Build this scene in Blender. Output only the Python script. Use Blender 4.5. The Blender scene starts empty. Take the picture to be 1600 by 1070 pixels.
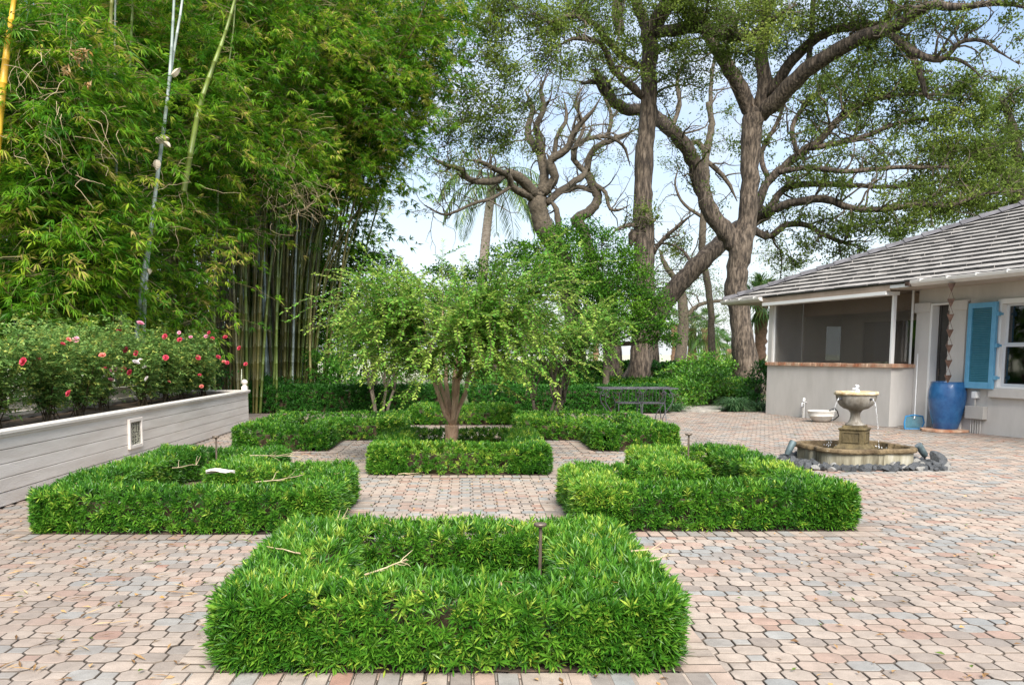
import bpy, bmesh, math, random
import numpy as np
from mathutils import Vector, Matrix
random.seed(7)
rng = np.random.default_rng(7)
SC = bpy.context.scene
COL = SC.collection
R = math.radians

# ------------------------------------------------------------------ camera
PITCH = R(6.0); HC = 1.40; TP = math.tan(PITCH); CY0 = HC * TP
FPX = 1400 * math.cos(PITCH)
cam = bpy.data.cameras.new('camera')
cam.sensor_width = 36.0
cam.lens = 36.0 * FPX / 1600
cam.shift_x = (800 - 728) / 1600
cam.shift_y = (553 + FPX * TP - 535) / 1600
cam.clip_start = 0.05; cam.clip_end = 3000
camo = bpy.data.objects.new('camera', cam); COL.objects.link(camo)
camo.location = (0, CY0, HC); camo.rotation_euler = (R(90) - PITCH, 0, 0)
SC.camera = camo

# ------------------------------------------------------------------ sky, sun, exposure
SUN_EL, SUN_AZ = R(43), R(174)          # azimuth clockwise from +Y: behind the camera, to the right
wd = bpy.data.worlds.new('World'); SC.world = wd; wd.use_nodes = True
nt = wd.node_tree; nt.nodes.clear()
out = nt.nodes.new('ShaderNodeOutputWorld'); bg = nt.nodes.new('ShaderNodeBackground')
sky = nt.nodes.new('ShaderNodeTexSky'); sky.sky_type = 'NISHITA'; sky.sun_disc = False
sky.sun_elevation = SUN_EL; sky.sun_rotation = SUN_AZ
sky.air_density = 1.0; sky.dust_density = 0.8; sky.ozone_density = 1.0
tc = nt.nodes.new('ShaderNodeTexCoord'); mp = nt.nodes.new('ShaderNodeMapping')
mp.inputs['Scale'].default_value = (1.0, 1.0, 2.6)
nz = nt.nodes.new('ShaderNodeTexNoise'); nz.inputs['Scale'].default_value = 2.2
nz.inputs['Detail'].default_value = 7; nz.inputs['Roughness'].default_value = 0.6
cr = nt.nodes.new('ShaderNodeValToRGB')
cr.color_ramp.elements[0].position = 0.42; cr.color_ramp.elements[0].color = (0.02, 0.02, 0.02, 1)
cr.color_ramp.elements[1].position = 0.70; cr.color_ramp.elements[1].color = (0.95, 0.95, 0.95, 1)
sx = nt.nodes.new('ShaderNodeSeparateXYZ')
hz = nt.nodes.new('ShaderNodeMapRange'); hz.inputs[1].default_value = 0.02; hz.inputs[2].default_value = 0.34
hz.inputs[3].default_value = 0.85; hz.inputs[4].default_value = 0.0; hz.clamp = True
mxx = nt.nodes.new('ShaderNodeMath'); mxx.operation = 'MAXIMUM'
mix = nt.nodes.new('ShaderNodeMix'); mix.data_type = 'RGBA'
cb = nt.nodes.new('ShaderNodeMapRange'); cb.inputs[1].default_value = 0.22; cb.inputs[2].default_value = 0.75   # thin cloud, brighter overhead
cb.inputs[3].default_value = 4.6; cb.inputs[4].default_value = 11.5; cb.clamp = True
cs = nt.nodes.new('ShaderNodeVectorMath'); cs.operation = 'SCALE'; cs.inputs[0].default_value = (0.95, 0.99, 1.06)
L = nt.links.new
L(tc.outputs['Generated'], mp.inputs['Vector']); L(mp.outputs[0], nz.inputs['Vector'])
L(nz.outputs['Fac'], cr.inputs[0]); L(tc.outputs['Generated'], sx.inputs[0]); L(sx.outputs['Z'], hz.inputs[0])
L(cr.outputs[0], mxx.inputs[0]); L(hz.outputs[0], mxx.inputs[1])
L(sx.outputs['Z'], cb.inputs[0]); L(cb.outputs[0], cs.inputs['Scale']); L(cs.outputs[0], mix.inputs[7])
L(mxx.outputs[0], mix.inputs[0]); L(sky.outputs[0], mix.inputs[6])
L(mix.outputs[2], bg.inputs['Color']); bg.inputs['Strength'].default_value = 0.12
L(bg.outputs[0], out.inputs[0])
sun = bpy.data.lights.new('sun', 'SUN'); sun.energy = 4.6; sun.angle = R(32); sun.color = (1, 0.95, 0.87)
suno = bpy.data.objects.new('sun', sun); COL.objects.link(suno)
sd = Vector((math.sin(SUN_AZ) * math.cos(SUN_EL), math.cos(SUN_AZ) * math.cos(SUN_EL), math.sin(SUN_EL)))
suno.rotation_euler = sd.to_track_quat('Z', 'Y').to_euler()
SC.view_settings.view_transform = 'Standard'; SC.view_settings.look = 'None'
SC.view_settings.exposure = 0.88; SC.view_settings.gamma = 1.0
SC.cycles.max_bounces = 6; SC.cycles.diffuse_bounces = 4; SC.cycles.glossy_bounces = 3
SC.cycles.transmission_bounces = 4; SC.cycles.transparent_max_bounces = 8
SC.cycles.caustics_reflective = False; SC.cycles.caustics_refractive = False

# ------------------------------------------------------------------ helpers
def W(px, py, D):
    """world point seen at photo pixel (px,py) in the vertical plane y = D"""
    a, b = (px - 728) / FPX, -(py - (553 + FPX * TP)) / FPX
    c, s = math.cos(PITCH), math.sin(PITCH)
    dy = c + b * s; dz = -s + b * c
    k = (D - CY0) / dy
    return Vector((a * k, D, HC + dz * k))

def unit(v):
    return v / np.maximum(np.linalg.norm(v, axis=-1, keepdims=True), 1e-9)

class Geo:
    def __init__(s): s.V = []; s.F = []; s.T = []; s.M = []; s.n = 0
    def add(s, V, F, tint=0.5, m=0):
        V = np.asarray(V, float).reshape(-1, 3); F = np.asarray(F, int)
        s.V.append(V); s.F.append(F + s.n); s.n += len(V)
        t = np.empty(len(F)); t[:] = tint; s.T.append(t)
        s.M.append(np.full(len(F), m, int)); return s
    def box(s, a, b, tint=0.5, m=0):
        (x0, y0, z0), (x1, y1, z1) = a, b
        V = [(x0,y0,z0),(x1,y0,z0),(x1,y1,z0),(x0,y1,z0),(x0,y0,z1),(x1,y0,z1),(x1,y1,z1),(x0,y1,z1)]
        return s.add(V, [(3,2,1,0),(4,5,6,7),(0,1,5,4),(1,2,6,5),(2,3,7,6),(3,0,4,7)], tint, m)
    def hexa(s, V, tint=0.5, m=0):
        return s.add(V, [(3,2,1,0),(4,5,6,7),(0,1,5,4),(1,2,6,5),(2,3,7,6),(3,0,4,7)], tint, m)
    def tube(s, P, rad, k=8, tint=0.5, m=0, caps=True, rough=0.0):
        P = np.asarray(P, float); n = len(P)
        rad = np.broadcast_to(np.asarray(rad, float), (n,))
        T = unit(np.gradient(P, axis=0))
        up = np.array([0.31, 0.22, 0.92]); 
        if abs(T[0] @ up) > 0.9: up = np.array([0.92, 0.31, 0.22])
        N = np.empty((n, 3)); v = up
        for i in range(n):
            v = v - T[i] * (T[i] @ v); v = v / max(np.linalg.norm(v), 1e-9); N[i] = v
        B = np.cross(T, N)
        a = np.arange(k) * 2 * math.pi / k
        ring = N[:, None] * np.cos(a)[None, :, None] + B[:, None] * np.sin(a)[None, :, None]
        rr = rad[:, None, None] * (1 + (rough * rng.normal(size=(n, k, 1)) if rough else 0))
        V = (P[:, None] + ring * rr).reshape(-1, 3)
        i = np.arange(n - 1)[:, None] * k; j = np.arange(k)[None]
        j2 = (j + 1) % k
        F = np.stack([i + j, i + j2, i + k + j2, i + k + j], -1).reshape(-1, 4)
        s.add(V, F, tint, m)
        if caps and k >= 3:
            s.F.append(np.array([list(range(k))[::-1]]) + s.n - len(V)); s.T.append(np.array([tint if np.isscalar(tint) else 0.5])); s.M.append(np.array([m]))
            s.F.append(np.array([list(range(k))]) + s.n - k); s.T.append(np.array([tint if np.isscalar(tint) else 0.5])); s.M.append(np.array([m]))
        return s
    def lathe(s, prof, k=32, c=(0, 0, 0), tint=0.5, m=0):
        a = np.arange(k) * 2 * math.pi / k
        V = np.array([[(r * math.cos(t) + c[0], r * math.sin(t) + c[1], z + c[2]) for t in a] for r, z in prof]).reshape(-1, 3)
        n = len(prof); i = np.arange(n - 1)[:, None] * k; j = np.arange(k)[None]; j2 = (j + 1) % k
        return s.add(V, np.stack([i + j, i + j2, i + k + j2, i + k + j], -1).reshape(-1, 4), tint, m)
    def leaves(s, P, D, U, Ln, Wd, fold=0.15, mid=0.45, tint=None, m=0, droop=0.0):
        n = len(P); D = unit(D); S = unit(np.cross(D, U)); N = np.cross(S, D)
        Ln = np.broadcast_to(Ln, (n,))[:, None]; Wd = np.broadcast_to(Wd, (n,))[:, None]
        mp_ = P + D * Ln * mid + N * Wd * fold
        tip = P + D * Ln + np.array([0, 0, -1.0]) * Ln * droop
        V = np.stack([P, mp_ + S * Wd / 2, tip, mp_ - S * Wd / 2], 1).reshape(-1, 3)
        F = np.arange(4 * n).reshape(-1, 4)
        return s.add(V, F, rng.random(n) if tint is None else tint, m)
    def build(s, name, mats, parent=None, smooth=False):
        me = bpy.data.meshes.new(name)
        V = np.concatenate(s.V); me.vertices.add(len(V)); me.vertices.foreach_set('co', V.ravel())
        lv = np.concatenate([f.ravel() for f in s.F]); cnt = np.concatenate([np.full(len(f), f.shape[1]) for f in s.F])
        me.loops.add(len(lv)); me.loops.foreach_set('vertex_index', lv)
        st = np.concatenate([[0], np.cumsum(cnt)[:-1]])
        me.polygons.add(len(cnt)); me.polygons.foreach_set('loop_start', st); me.polygons.foreach_set('loop_total', cnt)
        me.polygons.foreach_set('material_index', np.concatenate(s.M))
        me.polygons.foreach_set('use_smooth', np.full(len(cnt), bool(smooth)))
        at = me.attributes.new('tint', 'FLOAT', 'FACE'); at.data.foreach_set('value', np.concatenate(s.T).astype(np.float32))
        me.update(calc_edges=True); me.validate()
        for mm in (mats if isinstance(mats, (list, tuple)) else [mats]): me.materials.append(mm)
        o = bpy.data.objects.new(name, me); COL.objects.link(o)
        if parent: o.parent = parent
        return o

def bev(o, w=0.006, seg=2):
    m = o.modifiers.new('bevel', 'BEVEL'); m.width = w; m.segments = seg; m.limit_method = 'ANGLE'; m.angle_limit = R(40); return o
def autosm(o, a=35):
    for p in o.data.polygons: p.use_smooth = True
    try: o.data.set_sharp_from_angle(angle=R(a))
    except Exception: pass
    return o
def tag(o, label=None, cat=None, group=None, kind=None):
    if label: o['label'] = label
    if cat: o['category'] = cat
    if group: o['group'] = group
    if kind: o['kind'] = kind
    return o
def thing(name, label, cat, loc=(0, 0, 0), rz=0, group=None):
    o = bpy.data.objects.new(name, None); COL.objects.link(o); o.location = loc; o.rotation_euler = (0, 0, rz)
    o.empty_display_size = 0.1
    return tag(o, label, cat, group)
def kids(o): return [c for c in bpy.data.objects if c.parent == o]
def dup(root, loc=None, rz=None, label=None, sc=None):
    r = root.copy(); COL.objects.link(r)
    if loc is not None: r.location = loc
    if rz is not None: r.rotation_euler = (0, 0, rz)
    if sc is not None: r.scale = (sc, sc, sc)
    if label: r['label'] = label
    for ch in kids(root):
        c = ch.copy(); COL.objects.link(c); c.parent = r
        for g in kids(ch):
            d = g.copy(); COL.objects.link(d); d.parent = c
    return r

# ------------------------------------------------------------------ materials
def mat(name, c1, c2=None, scale=6.0, rough=0.6, bump=0.0, bscale=None, metal=0.0, stretch=(1, 1, 1), spec=0.5, detail=6, lo=0.35, hi=0.65, c3=None, coat=0):
    m = bpy.data.materials.new(name); m.use_nodes = True; t = m.node_tree; b = t.nodes['Principled BSDF']
    b.inputs['Roughness'].default_value = rough; b.inputs['Metallic'].default_value = metal
    b.inputs['Specular IOR Level'].default_value = spec; b.inputs['Coat Weight'].default_value = coat
    if c2 is None and not bump:
        b.inputs['Base Color'].default_value = (*c1, 1); return m
    tcn = t.nodes.new('ShaderNodeTexCoord'); mpn = t.nodes.new('ShaderNodeMapping'); mpn.inputs['Scale'].default_value = stretch
    t.links.new(tcn.outputs['Object'], mpn.inputs['Vector'])
    n = t.nodes.new('ShaderNodeTexNoise'); n.inputs['Scale'].default_value = scale; n.inputs['Detail'].default_value = detail; n.inputs['Roughness'].default_value = 0.65
    t.links.new(mpn.outputs[0], n.inputs['Vector'])
    r = t.nodes.new('ShaderNodeValToRGB'); e = r.color_ramp.elements
    e[0].position = lo; e[0].color = (*c1, 1); e[1].position = hi; e[1].color = (*(c2 or c1), 1)
    if c3: x = e.new(min(hi + 0.12, 1)); x.color = (*c3, 1)
    t.links.new(n.outputs['Fac'], r.inputs[0]); t.links.new(r.outputs[0], b.inputs['Base Color'])
    if bump:
        n2 = t.nodes.new('ShaderNodeTexNoise'); n2.inputs['Scale'].default_value = bscale or scale * 4; n2.inputs['Detail'].default_value = 5
        t.links.new(mpn.outputs[0], n2.inputs['Vector'])
        bm_ = t.nodes.new('ShaderNodeBump'); bm_.inputs['Strength'].default_value = bump; bm_.inputs['Distance'].default_value = 0.05 if 'bark' in name else 0.02
        t.links.new(n2.outputs['Fac'], bm_.inputs['Height']); t.links.new(bm_.outputs[0], b.inputs['Normal'])
    return m

def leafmat(name, stops, rough=0.45, trans=0.35, spec=0.4, noise=0.0, nscale=0.6):
    """leaf colour from the per-leaf attribute 'tint' (each leaf's own age and hue), part of the light passes through"""
    m = bpy.data.materials.new(name); m.use_nodes = True; t = m.node_tree; b = t.nodes['Principled BSDF']; o = t.nodes['Material Output']
    a = t.nodes.new('ShaderNodeAttribute'); a.attribute_name = 'tint'
    r = t.nodes.new('ShaderNodeValToRGB'); e = r.color_ramp.elements
    while len(e) < len(stops): e.new(0.5)
    for i, (p, c) in enumerate(stops): e[i].position = p; e[i].color = (*c, 1)
    t.links.new(a.outputs['Fac'], r.inputs[0]); src = r.outputs[0]
    t.links.new(src, b.inputs['Base Color']); b.inputs['Roughness'].default_value = rough; b.inputs['Specular IOR Level'].default_value = spec
    tr = t.nodes.new('ShaderNodeBsdfTranslucent'); t.links.new(src, tr.inputs['Color'])
    mx = t.nodes.new('ShaderNodeMixShader'); mx.inputs[0].default_value = trans
    t.links.new(b.outputs[0], mx.inputs[1]); t.links.new(tr.outputs[0], mx.inputs[2]); t.links.new(mx.outputs[0], o.inputs['Surface'])
    return m

G1 = [(0.0, (0.018, 0.085, 0.007)), (0.4, (0.062, 0.20, 0.014)), (0.75, (0.15, 0.315, 0.03)), (1.0, (0.36, 0.47, 0.06))]
M = {}
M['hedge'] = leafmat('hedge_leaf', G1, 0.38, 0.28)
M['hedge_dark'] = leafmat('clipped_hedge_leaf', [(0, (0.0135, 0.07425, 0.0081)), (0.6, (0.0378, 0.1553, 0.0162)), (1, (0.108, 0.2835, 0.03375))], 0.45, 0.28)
M['bamboo_leaf'] = leafmat('bamboo_leaf', [(0, (0.027, 0.1013, 0.0081)), (0.35, (0.0756, 0.2362, 0.0135)), (0.7, (0.1958, 0.3982, 0.0216)), (0.94, (0.4455, 0.55, 0.04725)), (1, (0.55, 0.432, 0.1485))], 0.48, 0.55, 0.3)
M['oak_leaf'] = leafmat('oak_leaf', [(0, (0.06325, 0.09775, 0.0184)), (0.45, (0.138, 0.207, 0.0345)), (0.8, (0.253, 0.322, 0.0575)), (1, (0.391, 0.437, 0.115))], 0.6, 0.52, 0.2)
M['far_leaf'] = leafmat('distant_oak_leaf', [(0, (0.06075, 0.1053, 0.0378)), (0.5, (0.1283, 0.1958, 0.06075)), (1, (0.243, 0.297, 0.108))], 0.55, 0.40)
M['gloss_leaf'] = leafmat('glossy_broad_leaf', [(0, (0.014, 0.070, 0.010)), (0.5, (0.055, 0.150, 0.010)), (0.85, (0.105, 0.235, 0.016)), (1, (0.19, 0.32, 0.03))], 0.55, 0.25, 0.12)
M['myrtle_leaf'] = leafmat('light_small_leaf', [(0, (0.022, 0.115, 0.014)), (0.45, (0.07, 0.235, 0.024)), (0.85, (0.17, 0.37, 0.045)), (1, (0.34, 0.47, 0.08))], 0.5, 0.42, 0.3)
M['rose_leaf'] = leafmat('rose_leaf', [(0, (0.035, 0.105, 0.02)), (0.5, (0.11, 0.225, 0.05)), (0.85, (0.24, 0.37, 0.09)), (1, (0.42, 0.44, 0.09))], 0.5, 0.38, 0.3)
M['palm_leaf'] = leafmat('palm_leaf', [(0, (0.0405, 0.1013, 0.0243)), (0.6, (0.1013, 0.2025, 0.0405)), (1, (0.297, 0.3375, 0.108))], 0.4, 0.35)
M['fern'] = leafmat('bark_fern', [(0, (0.055, 0.035, 0.022)), (0.6, (0.12, 0.075, 0.04)), (0.85, (0.09, 0.14, 0.03)), (1, (0.13, 0.20, 0.04))], 0.7, 0.25)
M['dry'] = leafmat('dry_leaf', [(0, (0.16, 0.085, 0.035)), (0.4, (0.34, 0.20, 0.08)), (0.75, (0.52, 0.38, 0.20)), (0.9, (0.62, 0.30, 0.06)), (1, (0.10, 0.16, 0.02))], 0.6, 0.25)
M['straw'] = mat('dry_straw', (0.34, 0.25, 0.14), (0.52, 0.42, 0.27), 20, 0.7)
M['bark'] = mat('oak_bark', (0.030, 0.022, 0.016), (0.135, 0.103, 0.076), 15, 0.9, 1.0, 17, stretch=(1, 1, 0.20), lo=0.42, hi=0.58, c3=(0.195, 0.158, 0.124))
M['bark_far'] = mat('branch_bark', (0.045, 0.036, 0.025), (0.125, 0.10, 0.07), 9, 0.9, 0.6, 14)
M['bark_smooth'] = mat('smooth_pinkish_bark', (0.27, 0.16, 0.095), (0.46, 0.32, 0.21), 10, 0.75, 0.4, 20, stretch=(1, 1, 0.4))
M['stem'] = mat('twig_wood', (0.035, 0.025, 0.012), (0.10, 0.07, 0.035), 14, 0.9)
M['soil'] = mat('soil', (0.055, 0.038, 0.026), (0.15, 0.10, 0.065), 9, 0.95, 0.8, 40)
M['white_wood'] = mat('painted_boards', (0.60, 0.54, 0.48), (0.75, 0.695, 0.635), 3.2, 0.65, 0.25, 60, stretch=(1, 0.25, 2.5))
M['seam'] = mat('board_gap', (0.10, 0.085, 0.075), rough=0.9)
M['stucco'] = mat('greige_stucco', (0.50, 0.475, 0.44), (0.59, 0.56, 0.525), 2.6, 0.85, 0.18, 160, stretch=(1, 1, .35), lo=.3, hi=.62)
M['trim'] = mat('white_trim', (0.78, 0.78, 0.76), rough=0.5)
M['fascia'] = mat('tan_fascia', (0.33, 0.25, 0.19), (0.39, 0.305, 0.235), 3, 0.7)
M['blue'] = mat('blue_shutter_paint', (0.11, 0.335, 0.53), (0.15, 0.39, 0.58), 9, 0.55)
M['blue_slat'] = mat('blue_louver_paint', (0.045, 0.24, 0.33), (0.08, 0.30, 0.40), 9, 0.45)
M['iron'] = mat('wrought_iron', (0.045, 0.045, 0.055), (0.09, 0.09, 0.10), 30, 0.45, metal=0.3)
M['copper'] = mat('weathered_copper', (0.06, 0.036, 0.028), (0.13, 0.08, 0.062), 14, 0.55, metal=0.45)
M['bronze'] = mat('bronze_lamp', (0.10, 0.075, 0.055), (0.17, 0.13, 0.10), 30, 0.5, metal=0.4)
M['verdigris'] = mat('grey_green_metal', (0.07, 0.10, 0.11), (0.14, 0.19, 0.20), 12, 0.5, metal=0.3)
M['greybox'] = mat('grey_plastic', (0.40, 0.38, 0.35), (0.45, 0.43, 0.40), 5, 0.6)
# ------------------------------------------------------------------ ground and paving
def ground():
    m = bpy.data.materials.new('lawn_and_earth'); m.use_nodes = True; t = m.node_tree; b = t.nodes['Principled BSDF']
    tcn = t.nodes.new('ShaderNodeTexCoord'); b.inputs['Roughness'].default_value = 0.95
    n1 = t.nodes.new('ShaderNodeTexNoise'); n1.inputs['Scale'].default_value = 0.35; n1.inputs['Detail'].default_value = 8
    n2 = t.nodes.new('ShaderNodeTexNoise'); n2.inputs['Scale'].default_value = 9; n2.inputs['Detail'].default_value = 6
    for n in (n1, n2): t.links.new(tcn.outputs['Object'], n.inputs['Vector'])
    r = t.nodes.new('ShaderNodeValToRGB'); e = r.color_ramp.elements
    e[0].position = 0.40; e[0].color = (0.115, 0.085, 0.055, 1); e[1].position = 0.60; e[1].color = (0.075, 0.115, 0.025, 1)
    ad = t.nodes.new('ShaderNodeMath'); ad.operation = 'MULTIPLY_ADD'; ad.inputs[1].default_value = 0.35
    sb = t.nodes.new('ShaderNodeMath'); sb.operation = 'SUBTRACT'; sb.inputs[1].default_value = 0.17
    t.links.new(n2.outputs['Fac'], ad.inputs[0]); t.links.new(n1.outputs['Fac'], ad.inputs[2]); t.links.new(ad.outputs[0], sb.inputs[0]); t.links.new(sb.outputs[0], r.inputs[0])
    sx_ = t.nodes.new('ShaderNodeSeparateXYZ'); t.links.new(tcn.outputs['Object'], sx_.inputs[0])
    mr = t.nodes.new('ShaderNodeMapRange'); mr.inputs[1].default_value = 40; mr.inputs[2].default_value = 62; t.links.new(sx_.outputs['Y'], mr.inputs[0])
    mx = t.nodes.new('ShaderNodeMix'); mx.data_type = 'RGBA'; mx.inputs[7].default_value = (0.40, 0.40, 0.28, 1)   # pale dry turf and sand beyond
    t.links.new(mr.outputs[0], mx.inputs[0]); t.links.new(r.outputs[0], mx.inputs[6]); t.links.new(mx.outputs[2], b.inputs['Base Color'])
    bp = t.nodes.new('ShaderNodeBump'); bp.inputs['Strength'].default_value = 0.8; t.links.new(n2.outputs['Fac'], bp.inputs['Height']); t.links.new(bp.outputs[0], b.inputs['Normal'])
    g = Geo(); xs = np.concatenate([-np.geomspace(900, 1, 14), np.geomspace(1, 900, 14)]); ys = np.concatenate([-np.geomspace(600, 1, 10), np.geomspace(1, 1500, 24)])
    X, Y = np.meshgrid(xs, ys); V = np.stack([X, Y, np.full_like(X, -0.03)], -1).reshape(-1, 3)
    nx = len(xs); i, j = np.meshgrid(np.arange(len(ys) - 1), np.arange(nx - 1), indexing='ij'); a = (i * nx + j).ravel()
    g.add(V, np.stack([a, a + 1, a + nx + 1, a + nx], -1))
    tag(g.build('ground', m), kind='structure')
ground()

XC = -0.08
# bars of each clipped hedge: (x0, y0, x1, y1); one letter-shaped ring per bed
def ring_notch(sx, front, w=0.37):
    """corner bed: a square ring with the corner next to the centre bed cut away"""
    if front: o, nn, f = 6.98, 8.58, 10.35
    else: o, nn, f = 16.35, 14.55, 12.92
    sg = 1 if f > o else -1
    xo, xi, xm = ((3.33 if sx < 0 else 3.19), 0.98, 1.93) if front else ((3.29 if sx < 0 else 3.16), 0.96, 1.93)
    if front and sx > 0: o = 7.1
    if front and sx < 0: f = 10.2
    b = []
    def bar(xa, ya, xb, yb):
        xa, xb = XC + sx * xa, XC + sx * xb
        b.append((min(xa, xb), min(ya, yb), max(xa, xb), max(ya, yb)))
    bar(xi, o, xo, o + sg * w)                 # long outer bar
    bar(xo - w, o, xo, f)                      # outer side
    bar(xm, f - sg * w, xo, f)                 # far bar
    bar(xm, nn - sg * w, xm + w, f)            # notch side
    bar(xi, nn - sg * w, xm + w, nn)           # notch bar
    bar(xi, o, xi + w, nn)                     # inner side
    return b
def ring(x0, y0, x1, y1, w=0.44):
    return [(x0, y0, x1, y0 + w), (x0, y1 - w, x1, y1), (x0, y0, x0 + w, y1), (x1 - w, y0, x1, y1)]
BEDS = {'front': ring(XC - 1.03, 3.95, XC + 1.035, 5.78), 'centre': ring(XC - 1.045, 10.38, XC + 1.045, 12.75),
        'back': ring(XC - 1.04, 17.65, XC + 1.0, 19.4), 'lf': ring_notch(-1, True), 'rf': ring_notch(1, True),
        'lb': ring_notch(-1, False), 'rb': ring_notch(1, False)}
def sdf(p, bars):
    d = np.full(len(p), 1e9)
    for x0, y0, x1, y1 in bars:
        q = np.abs(p - [(x0 + x1) / 2, (y0 + y1) / 2]) - [(x1 - x0) / 2, (y1 - y0) / 2]
        d = np.minimum(d, np.linalg.norm(np.maximum(q, 0), axis=1) + np.minimum(q.max(1), 0))
    return d

def paver_mat():
    m = bpy.data.materials.new('concrete_paver'); m.use_nodes = True; t = m.node_tree; b = t.nodes['Principled BSDF']; N = t.nodes.new; K = t.links.new
    a = N('ShaderNodeAttribute'); a.attribute_name = 'tint'
    r = N('ShaderNodeValToRGB'); e = r.color_ramp.elements
    st = [(0, (0.205, 0.208, 0.20)), (0.13, (0.265, 0.255, 0.235)), (0.26, (0.195, 0.165, 0.142)), (0.42, (0.305, 0.256, 0.214)), (0.62, (0.335, 0.275, 0.226)), (0.8, (0.315, 0.232, 0.185)), (0.93, (0.275, 0.18, 0.14)), (1, (0.285, 0.148, 0.107))]
    while len(e) < len(st): e.new(0.5)
    for i, (p, c) in enumerate(st): e[i].position = p; e[i].color = (*c, 1)
    K(a.outputs['Fac'], r.inputs[0])
    tcn = N('ShaderNodeTexCoord')
    def noise(sc, det):
        n = N('ShaderNodeTexNoise'); n.inputs['Scale'].default_value = sc; n.inputs['Detail'].default_value = det; n.inputs['Roughness'].default_value = 0.65; K(tcn.outputs['Object'], n.inputs['Vector']); return n
    n1, n2, n3 = noise(190, 4), noise(0.55, 7), noise(9, 8)
    def mr(src, a0, a1, b0, b1):
        q = N('ShaderNodeMapRange'); q.inputs[1].default_value = a0; q.inputs[2].default_value = a1; q.inputs[3].default_value = b0; q.inputs[4].default_value = b1; K(src, q.inputs[0]); return q.outputs[0]
    def mulc(col, fac):
        x = N('ShaderNodeVectorMath'); x.operation = 'SCALE'; K(col, x.inputs[0]); K(fac, x.inputs['Scale']); return x.outputs[0]
    c = mulc(r.outputs[0], mr(n1.outputs['Fac'], 0.3, 0.7, 0.88, 1.30))      # aggregate speckle
    c = mulc(c, mr(n3.outputs['Fac'], 0.32, 0.68, 0.78, 1.15))
    dirt = N('ShaderNodeMix'); dirt.data_type = 'RGBA'; dirt.inputs[7].default_value = (0.20, 0.165, 0.14, 1)   # old dirt and leaf stains in patches
    sp = N('ShaderNodeSeparateXYZ'); K(tcn.outputs['Object'], sp.inputs[0])          # more leaf dirt on the bamboo side
    ad_ = N('ShaderNodeMath'); ad_.operation = 'ADD'; K(n2.outputs['Fac'], ad_.inputs[0]); K(mr(sp.outputs['X'], -3.6, -0.6, 0.10, 0.0), ad_.inputs[1])
    K(mr(ad_.outputs[0], 0.46, 0.70, 0.0, 0.62), dirt.inputs[0]); K(c, dirt.inputs[6]); K(dirt.outputs[2], b.inputs['Base Color'])
    b.inputs['Roughness'].default_value = 0.85; b.inputs['Specular IOR Level'].default_value = 0.3
    bp = N('ShaderNodeBump'); bp.inputs['Strength'].default_value = 0.35; bp.inputs['Distance'].default_value = 0.004; K(n1.outputs['Fac'], bp.inputs['Height']); K(bp.outputs[0], b.inputs['Normal'])
    return m
M['paver'] = paver_mat()
M['joint'] = mat('joint_sand', (0.045, 0.035, 0.027), (0.15, 0.12, 0.095), 3, 0.95)

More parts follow.
